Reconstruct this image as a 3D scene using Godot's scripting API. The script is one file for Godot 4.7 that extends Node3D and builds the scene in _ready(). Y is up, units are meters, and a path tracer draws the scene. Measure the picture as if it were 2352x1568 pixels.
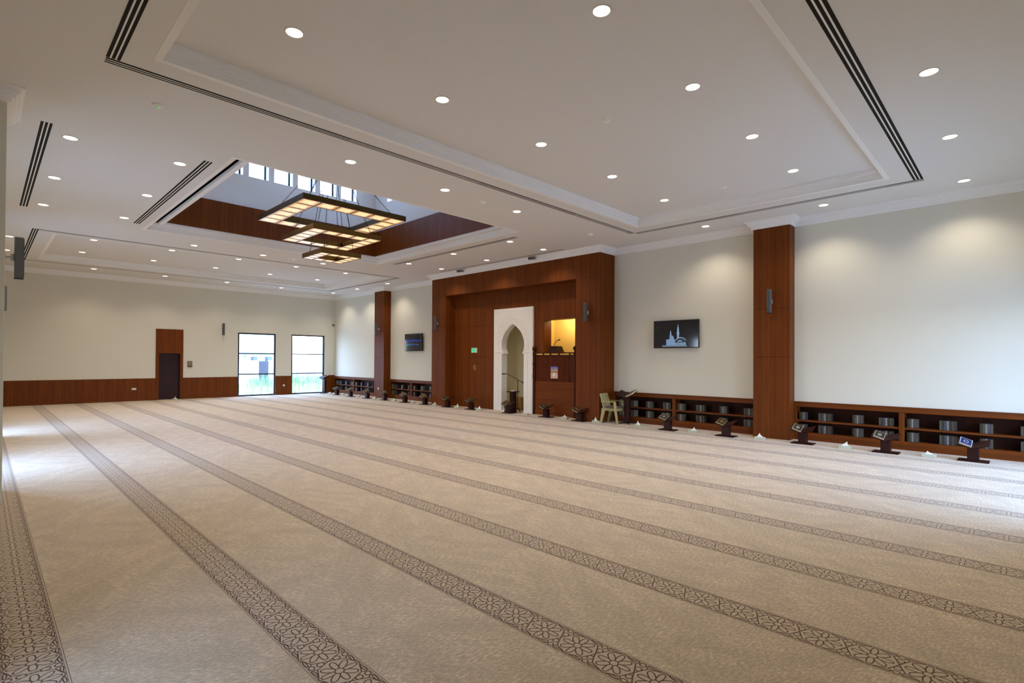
extends Node3D
# A carpeted prayer hall: x runs along the mihrab wall (z = 0), y is up, the hall opens towards +z.

const H := 5.05          # ceiling
const XL := 1.0          # left end wall
const XR := 27.86        # right end wall
const ZB := 13.6         # rear wall
var M := {}
var used := {}
var rng := RandomNumberGenerator.new()
const ORD := ["first", "second", "third", "fourth", "fifth", "sixth", "seventh", "eighth", "ninth", "tenth", "eleventh", "twelfth"]

# ---------------------------------------------------------------- mesh builder
class MB:
	var v := PackedVector3Array()
	var n := PackedVector3Array()
	var t := PackedVector2Array()

	func tri(a: Vector3, b: Vector3, c: Vector3, ua := Vector2.ZERO, ub := Vector2.ZERO, uc := Vector2.ZERO, nn = null) -> void:
		var m: Vector3 = (c - a).cross(b - a).normalized()
		v.append_array([a, b, c])
		t.append_array([ua, ub, uc])
		if nn == null:
			n.append_array([m, m, m])
		else:
			n.append_array(nn)

	# a, b, c, d clockwise seen from the front; uv (0,0) at a, (u,0) at b
	func quad(a: Vector3, b: Vector3, c: Vector3, d: Vector3, u := 1.0, w := 1.0, nn = null) -> void:
		var ua := Vector2(0, 0)
		var ub := Vector2(u, 0)
		var uc := Vector2(u, w)
		var ud := Vector2(0, w)
		if nn == null:
			tri(a, b, c, ua, ub, uc)
			tri(a, c, d, ua, uc, ud)
		else:
			tri(a, b, c, ua, ub, uc, [nn[0], nn[1], nn[2]])
			tri(a, c, d, ua, uc, ud, [nn[0], nn[2], nn[3]])

	func box(lo: Vector3, hi: Vector3, x := Transform3D()) -> void:
		var p := []
		for i in 8:
			p.append(x * Vector3(hi.x if i & 1 else lo.x, hi.y if i & 2 else lo.y, hi.z if i & 4 else lo.z))
		quad(p[6], p[7], p[5], p[4])   # +z
		quad(p[3], p[2], p[0], p[1])   # -z
		quad(p[7], p[3], p[1], p[5])   # +x
		quad(p[2], p[6], p[4], p[0])   # -x
		quad(p[2], p[3], p[7], p[6])   # +y
		quad(p[4], p[5], p[1], p[0])   # -y

	# box with chamfered edges
	func cbox(lo: Vector3, hi: Vector3, b: float, x := Transform3D()) -> void:
		var c := (lo + hi) / 2.0
		var h := (hi - lo) / 2.0
		b = minf(b, minf(h.x, minf(h.y, h.z)) * 0.9)
		var s := [-1.0, 1.0]
		for ax in 3:
			var a1 := (ax + 1) % 3
			var a2 := (ax + 2) % 3
			for sg in s:
				var q := []
				for k in [[-1.0, -1.0], [1.0, -1.0], [1.0, 1.0], [-1.0, 1.0]]:
					var p := Vector3.ZERO
					p[ax] = sg * h[ax]
					p[a1] = k[0] * (h[a1] - b)
					p[a2] = k[1] * (h[a2] - b)
					q.append(x * (c + p))
				if sg > 0:
					quad(q[3], q[2], q[1], q[0])
				else:
					quad(q[0], q[1], q[2], q[3])
			for s1 in s:
				for s2 in s:
					var e := []
					for k in [[0, -1.0], [0, 1.0], [1, 1.0], [1, -1.0]]:
						var p := Vector3.ZERO
						p[ax] = k[1] * (h[ax] - b)
						p[a1] = s1 * (h[a1] - (0.0 if k[0] == 0 else b))
						p[a2] = s2 * (h[a2] - (b if k[0] == 0 else 0.0))
						e.append(x * (c + p))
					if s1 * s2 < 0:
						quad(e[3], e[2], e[1], e[0])
					else:
						quad(e[0], e[1], e[2], e[3])
		for i in 8:
			var g := Vector3(1.0 if i & 1 else -1.0, 1.0 if i & 2 else -1.0, 1.0 if i & 4 else -1.0)
			var p0 := x * (c + Vector3(g.x * h.x, g.y * (h.y - b), g.z * (h.z - b)))
			var p1 := x * (c + Vector3(g.x * (h.x - b), g.y * h.y, g.z * (h.z - b)))
			var p2 := x * (c + Vector3(g.x * (h.x - b), g.y * (h.y - b), g.z * h.z))
			if g.x * g.y * g.z > 0:
				tri(p0, p2, p1)
			else:
				tri(p0, p1, p2)

	func tube(pts: Array, r, seg := 8, caps := true) -> void:
		var rings := []
		var norms := []
		var up := Vector3.UP
		for i in pts.size():
			var a: Vector3 = pts[maxi(i - 1, 0)]
			var b: Vector3 = pts[mini(i + 1, pts.size() - 1)]
			var d := (b - a).normalized()
			if absf(d.dot(up)) > 0.95:
				up = Vector3.RIGHT if absf(d.x) < 0.8 else Vector3.BACK
			var e := d.cross(up).normalized()
			var f := e.cross(d).normalized()
			up = f
			var ring := []
			var nr := []
			var rad: float = r[i] if r is Array else r
			for k in seg:
				var w := TAU * k / seg
				var o := e * cos(w) + f * sin(w)
				ring.append(pts[i] + o * rad)
				nr.append(o)
			rings.append(ring)
			norms.append(nr)
		for i in pts.size() - 1:
			for k in seg:
				var l := (k + 1) % seg
				quad(rings[i][k], rings[i][l], rings[i + 1][l], rings[i + 1][k], 1, 1, [norms[i][k], norms[i][l], norms[i + 1][l], norms[i + 1][k]])
		if caps:
			for k in seg:
				var l := (k + 1) % seg
				tri(pts[0], rings[0][l], rings[0][k])
				var z := pts.size() - 1
				tri(pts[z], rings[z][k], rings[z][l])

	# profile of (radius, height) from bottom to top
	func lathe(prof: Array, seg := 24, x := Transform3D()) -> void:
		for i in prof.size() - 1:
			var a: Vector2 = prof[i]
			var b: Vector2 = prof[i + 1]
			for k in seg:
				var w0 := TAU * k / seg
				var w1 := TAU * (k + 1) / seg
				var d0 := Vector3(cos(w0), 0, sin(w0))
				var d1 := Vector3(cos(w1), 0, sin(w1))
				quad(x * (d0 * a.x + Vector3(0, a.y, 0)), x * (d1 * a.x + Vector3(0, a.y, 0)), x * (d1 * b.x + Vector3(0, b.y, 0)), x * (d0 * b.x + Vector3(0, b.y, 0)))

	# polygon in (x, y), extruded from z0 to z1 (front at z1)
	func prism(poly: PackedVector2Array, z0: float, z1: float, x := Transform3D()) -> void:
		if Geometry2D.is_polygon_clockwise(poly):
			poly.reverse()
		var idx := Geometry2D.triangulate_polygon(poly)
		for i in range(0, idx.size(), 3):
			var a := poly[idx[i]]
			var b := poly[idx[i + 1]]
			var c := poly[idx[i + 2]]
			if (b - a).cross(c - a) > 0:
				var s := b
				b = c
				c = s
			tri(x * Vector3(a.x, a.y, z1), x * Vector3(b.x, b.y, z1), x * Vector3(c.x, c.y, z1), a, b, c)
			tri(x * Vector3(a.x, a.y, z0), x * Vector3(c.x, c.y, z0), x * Vector3(b.x, b.y, z0), a, c, b)
		for i in poly.size():
			var a := poly[i]
			var b := poly[(i + 1) % poly.size()]
			quad(x * Vector3(a.x, a.y, z1), x * Vector3(b.x, b.y, z1), x * Vector3(b.x, b.y, z0), x * Vector3(a.x, a.y, z0))
	# profile of (offset to the left of the path, y) swept along a plan path of (x, z) with mitred corners
	func sweep(path: Array, closed: bool, prof: Array) -> void:
		var m := path.size()
		var offs := []
		for i in m:
			var p: Vector2 = path[i]
			var a: Vector2 = path[(i - 1 + m) % m]
			var b: Vector2 = path[(i + 1) % m]
			var d0 := (p - a).normalized() if closed or i > 0 else (b - p).normalized()
			var d1 := (b - p).normalized() if closed or i < m - 1 else d0
			var n0 := Vector2(d0.y, -d0.x)
			var n1 := Vector2(d1.y, -d1.x)
			var k := n0 + n1
			offs.append(k / maxf(0.2, k.dot(n0)))
		for i in (m if closed else m - 1):
			var j := (i + 1) % m
			for q in prof.size() - 1:
				var a: Vector2 = prof[q]
				var b: Vector2 = prof[q + 1]
				var p0: Vector2 = path[i] + offs[i] * a.x
				var p1: Vector2 = path[j] + offs[j] * a.x
				var p2: Vector2 = path[j] + offs[j] * b.x
				var p3: Vector2 = path[i] + offs[i] * b.x
				quad(Vector3(p0.x, a.y, p0.y), Vector3(p1.x, a.y, p1.y), Vector3(p2.x, b.y, p2.y), Vector3(p3.x, b.y, p3.y))

	func mesh() -> ArrayMesh:
		var arr := []
		arr.resize(Mesh.ARRAY_MAX)
		arr[Mesh.ARRAY_VERTEX] = v
		arr[Mesh.ARRAY_NORMAL] = n
		arr[Mesh.ARRAY_TEX_UV] = t
		var am := ArrayMesh.new()
		am.add_surface_from_arrays(Mesh.PRIMITIVE_TRIANGLES, arr)
		return am

# ---------------------------------------------------------------- naming helpers
func numbered(s: String) -> String:
	if not used.has(s):
		used[s] = 0
		return s
	used[s] += 1
	return "%s_%03d" % [s, used[s]]

func part(called: String, mb, m: Material, parent: Node) -> MeshInstance3D:
	var o := MeshInstance3D.new()
	o.name = called
	o.mesh = mb.mesh() if mb is MB else mb
	o.material_override = m
	o.cast_shadow = GeometryInstance3D.SHADOW_CASTING_SETTING_ON
	parent.add_child(o, true)
	return o

func tag(o: Node, label: String, category: String, group := "") -> Node:
	o.set_meta("label", label)
	o.set_meta("category", category)
	if group:
		o.set_meta("group", group)
	return o

func thing(called: String, label: String, category: String, at := Vector3.ZERO, turn := 0.0, group := "") -> Node3D:
	var o := Node3D.new()
	o.name = numbered(called)
	add_child(o)
	o.position = at
	o.rotation.y = turn
	tag(o, label, category, group)
	return o

func lone(called: String, mb, m: Material, label: String, category: String, group := "") -> MeshInstance3D:
	var o := part(numbered(called), mb, m, self)
	tag(o, label, category, group)
	return o

func struct(called: String, label := "") -> Node3D:
	var o := Node3D.new()
	o.name = numbered(called)
	add_child(o)
	o.set_meta("kind", "structure")
	if label:
		o.set_meta("label", label)
	return o

func copy(src: Node3D, label: String, at: Vector3, turn := 0.0, group := "") -> Node3D:
	var o: Node3D = src.duplicate()
	o.name = numbered(String(src.name).rstrip("0123456789").trim_suffix("_"))
	add_child(o)
	o.position = at
	o.rotation.y = turn
	o.set_meta("label", label)
	if group:
		o.set_meta("group", group)
	return o

func B(lo: Vector3, hi: Vector3, bevel := 0.0) -> MB:
	var b := MB.new()
	if bevel > 0.0:
		b.cbox(lo, hi, bevel)
	else:
		b.box(lo, hi)
	return b

# ---------------------------------------------------------------- materials
func mat(c: Color, rough := 0.8, metal := 0.0, spec := 0.5) -> StandardMaterial3D:
	var m := StandardMaterial3D.new()
	m.albedo_color = c
	m.roughness = rough
	m.metallic = metal
	m.metallic_specular = spec
	return m

func glow(c: Color, e: float, tex: Texture2D = null) -> StandardMaterial3D:
	var m := mat(Color(0.02, 0.02, 0.02) if tex else c, 0.3)
	m.emission_enabled = true
	m.emission = Color.WHITE if tex else c
	if tex:
		m.emission_texture = tex
		m.emission_operator = BaseMaterial3D.EMISSION_OP_MULTIPLY
	m.emission_energy_multiplier = e
	return m

func noise(freq: float, sd: int, oct := 3) -> FastNoiseLite:
	var f := FastNoiseLite.new()
	f.noise_type = FastNoiseLite.TYPE_SIMPLEX
	f.frequency = freq
	f.seed = sd
	f.fractal_octaves = oct
	return f

# straight-grained veneer, grain along v
func wood_texture(base: Color, sd: int) -> ImageTexture:
	var w := 256
	var h := 512
	var im := Image.create(w, h, false, Image.FORMAT_RGB8)
	var a := noise(1.0, sd, 2)
	var f := noise(1.0, sd + 7, 4)
	for x in w:
		for y in h:
			# wrap by walking round circles
			var u := TAU * x / w
			var q := TAU * y / h
			var s := a.get_noise_3d(cos(u) * 1.9, sin(u) * 1.9, cos(q) * 0.16) * 0.75
			s += f.get_noise_3d(cos(u) * 16.0, sin(u) * 16.0, cos(q) * 0.5 + sin(q) * 0.22) * 0.62
			var k := clampf(1.0 + s * 0.2, 0.6, 1.4)
			im.set_pixel(x, y, Color(base.r * k, base.g * (k * 1.04 - 0.04), base.b * (k * 1.08 - 0.08)))
	return ImageTexture.create_from_image(im)

func wood(tex: ImageTexture, across: bool, tint := Color.WHITE, rough := 0.5, world := true) -> StandardMaterial3D:
	var m := mat(tint, rough, 0.0, 0.3)
	m.albedo_texture = tex
	m.uv1_triplanar = true
	m.uv1_world_triplanar = world
	m.uv1_scale = Vector3(1.0 / 1.3, 1.0 / 2.6, 1.0 / 1.3)
	if across:
		var im := tex.get_image()
		im.rotate_90(CLOCKWISE)
		m.albedo_texture = ImageTexture.create_from_image(im)
		m.uv1_scale = Vector3(1.0 / 2.6, 1.0 / 1.3, 1.0 / 2.6)
	return m

func line_to(im: Image, a: Vector2, b: Vector2, w: float, c: Color) -> void:
	var lo := Vector2(minf(a.x, b.x) - w - 1, minf(a.y, b.y) - w - 1)
	var hi := Vector2(maxf(a.x, b.x) + w + 1, maxf(a.y, b.y) + w + 1)
	var iw := im.get_width()
	var ih := im.get_height()
	for x in range(int(lo.x), int(hi.x) + 1):
		for y in range(maxi(0, int(lo.y)), mini(ih - 1, int(hi.y)) + 1):
			var p := Vector2(x + 0.5, y + 0.5)
			var q := Geometry2D.get_closest_point_to_segment(p, a, b)
			var k := clampf(w - p.distance_to(q) + 0.5, 0.0, 1.0)
			if k > 0.0:
				var xx := posmod(x, iw)
				im.set_pixel(xx, y, im.get_pixel(xx, y).lerp(c, k))

func loop_to(im: Image, pts: Array, w: float, c: Color, closed := true) -> void:
	for i in (pts.size() if closed else pts.size() - 1):
		line_to(im, pts[i], pts[(i + 1) % pts.size()], w, c)

func oval(c: Vector2, along: float, a: float, b: float) -> Array:
	var out := []
	for k in 18:
		var w := TAU * k / 18.0
		# blunt, slightly hexagonal petal
		var r := Vector2(signf(cos(w)) * pow(absf(cos(w)), 0.85) * a, signf(sin(w)) * pow(absf(sin(w)), 0.8) * b)
		out.append(c + r.rotated(along))
	return out

# the woven eight-petalled border; one repeat along x, the band's width along y
func border_texture() -> ImageTexture:
	var w := 384
	var h := 400
	var im := Image.create(w, h, true, Image.FORMAT_RGB8)
	im.fill(CARPET)
	var nz := noise(0.09, 5, 3)
	for x in w:
		for y in h:
			var k := 1.0 + nz.get_noise_2d(x, y) * 0.10
			im.set_pixel(x, y, Color(CARPET.r * k, CARPET.g * k, CARPET.b * k))
	var ink := Color(0.32, 0.18, 0.075)
	var s := 384.0
	var o := Vector2(0.5, h / s / 2.0)
	var lw := 4.9
	var P := func(u: float, v: float) -> Vector2: return (o + Vector2(u, v)) * s
	var sc := func(pts: Array) -> Array:
		var out := []
		for p in pts:
			out.append((o + p) * s)
		return out
	for k in 8:
		var an := TAU * k / 8.0
		loop_to(im, sc.call(oval(Vector2(0.245, 0).rotated(an), an, 0.155, 0.068 if k % 2 == 0 else 0.076)), lw, ink)
	for sv in [-1.0, 1.0]:
		# hexagons between rosettes, against the edges
		loop_to(im, sc.call([Vector2(0.42, sv * 0.385), Vector2(0.46, sv * 0.325), Vector2(0.54, sv * 0.325), Vector2(0.58, sv * 0.385), Vector2(0.54, sv * 0.44), Vector2(0.46, sv * 0.44)]), lw, ink)
		loop_to(im, sc.call(oval(Vector2(0.5, sv * 0.185), 0.0, 0.07, 0.075)), lw, ink)
		for su in [-1.0, 1.0]:
			loop_to(im, sc.call(oval(Vector2(su * 0.27, sv * 0.418), su * sv * 0.05, 0.13, 0.028)), lw, ink)
			# strapwork that frames each rosette
			line_to(im, P.call(0.0, sv * 0.46), P.call(su * 0.13, sv * 0.40), lw, ink)
			line_to(im, P.call(su * 0.13, sv * 0.40), P.call(su * 0.35, sv * 0.32), lw, ink)
			line_to(im, P.call(su * 0.35, sv * 0.32), P.call(su * 0.44, sv * 0.14), lw, ink)
			line_to(im, P.call(su * 0.44, sv * 0.14), P.call(su * 0.5, 0.0), lw, ink)
			line_to(im, P.call(su * 0.35, sv * 0.32), P.call(su * 0.42, sv * 0.385), lw, ink)
			line_to(im, P.call(su * 0.13, sv * 0.40), P.call(su * 0.10, sv * 0.455), lw, ink)
		line_to(im, P.call(-0.5, sv * 0.468), P.call(0.5, sv * 0.468), 1.6, ink)
		line_to(im, P.call(-0.5, sv * 0.506), P.call(0.5, sv * 0.506), 2.0, ink)
	im.generate_mipmaps()
	return ImageTexture.create_from_image(im)

const CARPET := Color(0.775, 0.695, 0.575)

# cut pile lying this way and that: short strokes, cloudy tone
func carpet_texture() -> ImageTexture:
	var w := 768
	var im := Image.create(w, w, false, Image.FORMAT_RGB8)
	var a := noise(1.0, 11, 4)
	var b := noise(1.0, 23, 3)
	var c := noise(0.06, 31, 2)
	for x in w:
		for y in w:
			var u := TAU * x / w
			var q := TAU * y / w
			var cl := a.get_noise_3d(cos(u) * 1.1 + 3.0 * cos(q) * 0.37, sin(u) * 1.1 + sin(q) * 1.1, cos(q) * 1.1)
			var st := c.get_noise_2d(x * 3.1 + y * 0.9, y * 0.75 - x * 0.22)
			var gr := b.get_noise_3d(cos(u) * 21.0, sin(u) * 21.0 + cos(q) * 21.0, sin(q) * 21.0)
			var k := 1.0 + cl * 0.055 + st * 0.085 + gr * 0.09
			var g := maxf(0.0, st + cl * 0.5 - 0.24) * 0.34 + maxf(0.0, gr - 0.3) * 0.3
			im.set_pixel(x, y, Color(CARPET.r * k + g * 0.20, CARPET.g * k + g * 0.20, CARPET.b * k + g * 0.21))
	return ImageTexture.create_from_image(im)

func marble_texture() -> ImageTexture:
	var im := Image.create(96, 96, false, Image.FORMAT_RGB8)
	var a := noise(0.045, 9, 4)
	for x in 96:
		for y in 96:
			var k := absf(a.get_noise_2d(x * 1.2, y * 3.0))
			var e := clampf(minf(minf(x, 95 - x), minf(y, 95 - y)) / 22.0, 0.0, 1.0)
			var l := (0.42 + 0.58 * smoothstep(0.0, 0.2, k)) * (0.55 + 0.45 * e)
			im.set_pixel(x, y, Color(l, l * (0.70 + 0.14 * k + 0.07 * e), l * (0.40 + 0.25 * k + 0.12 * e)))
	return ImageTexture.create_from_image(im)

func spine_texture(base: Color, gilt: Color, dense: bool) -> ImageTexture:
	var im := Image.create(24, 96, false, Image.FORMAT_RGB8)
	im.fill(base)
	var y := 5
	while y < 92:
		im.fill_rect(Rect2i(2, y, 20, 4 if dense else 2), gilt)
		if dense:
			im.fill_rect(Rect2i(8, y + 4, 8, 3), gilt.darkened(0.25))
		y += 10 if dense else 13
	im.fill_rect(Rect2i(0, 0, 2, 96), gilt.darkened(0.35))
	im.fill_rect(Rect2i(22, 0, 2, 96), gilt.darkened(0.35))
	return ImageTexture.create_from_image(im)

func cover_texture(field: Color, frame: Color, medal: Color) -> ImageTexture:
	var im := Image.create(96, 128, false, Image.FORMAT_RGB8)
	for x in 96:
		for y in 128:
			var e := minf(minf(x, 95 - x), minf(y, 127 - y))
			var d := Vector2((x - 47.5) / 30.0, (y - 63.5) / 44.0).length() + 0.05 * cos(8.0 * atan2(y - 63.5, x - 47.5))
			var c := field
			if e < 3:
				c = field.darkened(0.3)
			elif e < 9:
				c = frame if (int(x / 3.0) + int(y / 3.0)) % 4 != 0 else frame.darkened(0.3)
			elif d < 0.3:
				c = medal
			elif d < 0.44:
				c = field
			elif d < 0.62:
				c = frame
			im.set_pixel(x, y, c)
	return ImageTexture.create_from_image(im)

# night picture on the nearer screen: a generic lit building with two slim towers
func night_texture() -> ImageTexture:
	var im := Image.create(320, 184, false, Image.FORMAT_RGB8)
	for x in 320:
		for y in 184:
			im.set_pixel(x, y, Color(0.012, 0.014, 0.035).lerp(Color(0.035, 0.04, 0.10), y / 184.0))
	var lit := Color(0.62, 0.74, 0.86)
	var mid := Color(0.36, 0.46, 0.58)
	for tw in [[178, 26, 11.0, 1.0], [124, 66, 8.0, 0.75]]:
		for y in range(tw[1], 150):
			var f: float = (y - tw[1]) / float(150 - tw[1])
			var hw: float = 1.0 + (tw[2] * 0.6) * minf(1.0, f * 2.4)
			if absf(f - 0.22) < 0.03 or absf(f - 0.5) < 0.03:
				hw *= 1.45
			for x in range(int(tw[0] - hw), int(tw[0] + hw) + 1):
				im.set_pixel(x, y, lit.lerp(mid, absf(x - tw[0]) / (hw + 1.0)).lerp(mid, 0.5 * f))
	for x in range(92, 236):
		var top := 128.0
		if x < 156:
			top = 128.0 - 26.0 * sqrt(maxf(0.0, 1.0 - pow((x - 132.0) / 17.0, 2.0)))
		else:
			top = 116.0 + 0.012 * pow(x - 196.0, 2.0)
		for y in range(int(top), 172):
			var c := mid.lerp(lit, 0.6 * float((x / 5) % 2)) if x < 156 else mid.darkened(0.55)
			if x >= 156 and (absf(y - top) < 3 or y > 150 and (x / 7) % 2 == 0 or absf(y - 141) < 3 and x > 176 and x < 206):
				c = lit
			im.set_pixel(x, y, c)
	for x in range(60, 240):
		for y in range(170, 180):
			im.set_pixel(x, y, lit.darkened(0.2 if (x / 6) % 2 else 0.55))
	for r in [[10, 8, 96, 3, Color(0.10, 0.11, 0.3)], [118, 9, 66, 5, Color(0.10, 0.14, 0.13)], [14, 22, 80, 3, Color(0.09, 0.1, 0.26)], [36, 40, 60, 6, Color(0.11, 0.15, 0.06)]]:
		for x in range(r[0], r[0] + r[2]):
			if hash(x * 7 + r[1]) % 5 > 1:
				for y in range(r[1], r[1] + r[3]):
					im.set_pixel(x, y, r[4])
	loop_to(im, oval(Vector2(22, 44), 0, 7, 7), 1.2, Color(0.2, 0.26, 0.1))
	return ImageTexture.create_from_image(im)

# two glowing lines of joined script strokes on the farther screen
func script_texture() -> ImageTexture:
	var im := Image.create(256, 148, false, Image.FORMAT_RGB8)
	im.fill(Color(0.012, 0.014, 0.02))
	rng.seed = 4
	for row in [[62, 8, 244, Color(0.14, 0.28, 0.85)], [96, 40, 210, Color(0.2, 0.3, 0.9)]]:
		var x: float = row[2]
		while x > row[1]:
			var l := rng.randf_range(12, 30)
			var c: Color = row[3].lerp(Color(0.15, 0.6, 0.6), 0.8 if rng.randf() < 0.2 else 0.0)
			line_to(im, Vector2(x, row[0]), Vector2(x - l, row[0]), 2.2, c)
			for k in 2:
				var xx := x - rng.randf_range(2, l)
				line_to(im, Vector2(xx, row[0]), Vector2(xx + 2, row[0] - rng.randf_range(6, 17)), 1.8, c)
			line_to(im, Vector2(x - l, row[0]), Vector2(x - l - 4, row[0] + 8), 1.8, c)
			x -= l + 9
	for x in range(60, 190):
		if hash(x) % 4 > 0:
			im.set_pixel(x, 14, Color(0.12, 0.2, 0.35))
			im.set_pixel(x, 15, Color(0.12, 0.2, 0.35))
	return ImageTexture.create_from_image(im)

func poster_texture() -> ImageTexture:
	var im := Image.create(72, 104, false, Image.FORMAT_RGB8)
	for x in 72:
		for y in 104:
			var c := Color(0.36, 0.42, 0.75).lerp(Color(0.86, 0.66, 0.5), clampf((y - 6) / 36.0, 0, 1))
			if y > 42:
				c = Color(0.45, 0.27, 0.16).lerp(Color(0.86, 0.72, 0.62), clampf((y - 42) / 16.0, 0, 1))
			if y > 12 and y < 24 and hash(x / 9) % 3 == 0:
				c = c.lerp(Color(0.8, 0.75, 0.85), 0.6)
			var p := Vector2(x - 34, y - 70).rotated(-0.2)
			if absf(p.x) < 13 and absf(p.y) < 16:
				c = Color(0.93, 0.91, 0.9)
			im.set_pixel(x, y, c)
	return ImageTexture.create_from_image(im)

func materials() -> void:
	var wt := wood_texture(Color(0.43, 0.212, 0.042), 2)
	M.wood = wood(wt, false)
	M.wood_h = wood(wt, true)
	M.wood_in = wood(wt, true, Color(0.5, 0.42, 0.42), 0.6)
	M.carcass = mat(Color(0.09, 0.045, 0.025), 0.7)
	var dk := wood_texture(Color(0.19, 0.082, 0.066), 8)
	M.dark_wood = wood(dk, false, Color.WHITE, 0.35, false)
	M.dark_wood_h = wood(dk, true, Color.WHITE, 0.35, false)
	M.lattice = wood(wt, false, Color(1.0, 0.84, 0.72), 0.5)
	M.post = wood(wt, false, Color(0.66, 0.54, 0.48), 0.45)
	M.lattice_back = mat(Color(0.29, 0.125, 0.07), 0.7)
	M.wall = mat(Color(0.88, 0.868, 0.81), 0.9)
	M.ceil = mat(Color(0.9, 0.895, 0.885), 0.9)
	M.trim = mat(Color(0.955, 0.955, 0.945), 0.75)
	M.stone = mat(Color(0.95, 0.94, 0.92), 0.7)
	M.niche = mat(Color(0.86, 0.82, 0.67), 0.9)
	M.yellow = mat(Color(0.93, 0.83, 0.55), 0.85)
	var c := mat(Color.WHITE, 0.95, 0.0, 0.2)
	c.albedo_texture = carpet_texture()
	c.uv1_triplanar = true
	c.uv1_world_triplanar = true
	c.uv1_scale = Vector3.ONE / 2.7
	c.rim_enabled = true
	c.rim = 0.6
	c.rim_tint = 0.6
	M.carpet = c
	var s := mat(Color.WHITE, 0.95, 0.0, 0.2)
	s.albedo_texture = border_texture()
	s.rim_enabled = true
	s.rim = 0.6
	s.rim_tint = 0.6
	M.border = s
	M.black = mat(Color(0.02, 0.02, 0.022), 0.6)
	M.slot = mat(Color(0.015, 0.015, 0.015), 0.9)
	M.slot_shut = mat(Color(0.30, 0.30, 0.30), 0.8)
	M.frame = mat(Color(0.05, 0.05, 0.055), 0.45)
	var g := mat(Color(1, 1, 1, 0.06), 0.02)
	g.transparency = BaseMaterial3D.TRANSPARENCY_ALPHA
	M.glass = g
	M.lamp = glow(Color(1.0, 0.97, 0.9), 6.0)
	M.lamp_ring = mat(Color(0.9, 0.89, 0.87), 0.6)
	M.bronze = mat(Color(0.36, 0.28, 0.13), 0.42, 0.75)
	M.pane = glow(Color.WHITE, 1.55, marble_texture())
	M.chain = mat(Color(0.06, 0.055, 0.05), 0.6, 0.3)
	M.grey_metal = mat(Color(0.42, 0.43, 0.44), 0.45, 0.35)
	M.grill = mat(Color(0.30, 0.31, 0.32), 0.7)
	M.silver = mat(Color(0.7, 0.7, 0.7), 0.35, 0.7)
	M.white = mat(Color(0.88, 0.88, 0.86), 0.5)
	M.card = mat(Color(0.77, 0.79, 0.71), 0.7)
	M.tissue = mat(Color(0.95, 0.95, 0.94), 0.9)
	M.plastic = mat(Color(0.66, 0.63, 0.44), 0.45)
	M.cushion = mat(Color(0.42, 0.37, 0.35), 0.95)
	M.page = mat(Color(0.86, 0.80, 0.66), 0.85)
	M.binding = mat(Color(0.09, 0.08, 0.09), 0.6)
	M.brass = mat(Color(0.6, 0.48, 0.25), 0.4, 0.6)

# ---------------------------------------------------------------- room shell
func sky_and_camera() -> void:
	var cam := Camera3D.new()
	cam.name = "camera"
	add_child(cam)
	# lens shifted a little upwards, as the photograph is cropped
	cam.projection = Camera3D.PROJECTION_FRUSTUM
	cam.near = 0.05
	cam.far = 400.0
	cam.size = 0.05 * 2.0 * 784.0 / 1196.08
	cam.frustum_offset = Vector2(0, 0.05 * 31.54 / 1196.08)
	cam.transform = Transform3D(Basis(Vector3.UP, 0.77588) * Basis(Vector3.RIGHT, 0.008594) * Basis(Vector3.BACK, 0.0056405), Vector3(27.0, 1.78, 13.1))
	cam.current = true
	var env := Environment.new()
	env.background_mode = Environment.BG_SKY
	var sm := ProceduralSkyMaterial.new()
	sm.sky_top_color = Color(0.58, 0.74, 0.98)
	sm.sky_horizon_color = Color(0.88, 0.94, 1.0)
	sm.sky_curve = 0.15
	sm.sky_energy_multiplier = SKY
	sm.ground_bottom_color = Color(0.55, 0.53, 0.5)
	sm.ground_horizon_color = Color(0.8, 0.8, 0.8)
	sm.ground_energy_multiplier = SKY * 0.6
	sm.sun_angle_max = 0.0
	env.sky = Sky.new()
	env.sky.sky_material = sm
	env.tonemap_mode = Environment.TONE_MAPPER_LINEAR
	env.tonemap_exposure = 1.06
	env.sdfgi_enabled = true
	env.ssao_enabled = true
	env.ssil_enabled = true
	var we := WorldEnvironment.new()
	we.name = "environment"
	we.environment = env
	add_child(we)

const SKY := 3.5
const LAMP := 1.8

# slab of boxes between lo and hi on a grid, leaving the holes out; axis = thickness axis
func slab(us: Array, vs: Array, holes: Array, w0: float, w1: float, axis: int) -> MB:
	var b := MB.new()
	for i in us.size() - 1:
		for j in vs.size() - 1:
			var cu: float = (us[i] + us[i + 1]) / 2.0
			var cv: float = (vs[j] + vs[j + 1]) / 2.0
			var open := false
			for h in holes:
				if cu > h[0] and cu < h[1] and cv > h[2] and cv < h[3]:
					open = true
			if open:
				continue
			var lo: Vector3
			var hi: Vector3
			if axis == 0:      # u = z, v = y
				lo = Vector3(w0, vs[j], us[i])
				hi = Vector3(w1, vs[j + 1], us[i + 1])
			elif axis == 1:    # u = x, v = z
				lo = Vector3(us[i], w0, vs[j])
				hi = Vector3(us[i + 1], w1, vs[j + 1])
			else:              # u = x, v = y
				lo = Vector3(us[i], vs[j], w0)
				hi = Vector3(us[i + 1], vs[j + 1], w1)
			b.box(lo, hi)
	return b

const COFFERS := [[3.62, 8.60, 1.84, 11.74], [20.26, 25.24, 1.84, 11.74]]
const ATR := [11.08, 17.78, 3.55, 10.20]     # outer recess of the lantern
const ATI := [11.31, 17.55, 3.78, 9.86]      # the lantern's own opening

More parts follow.
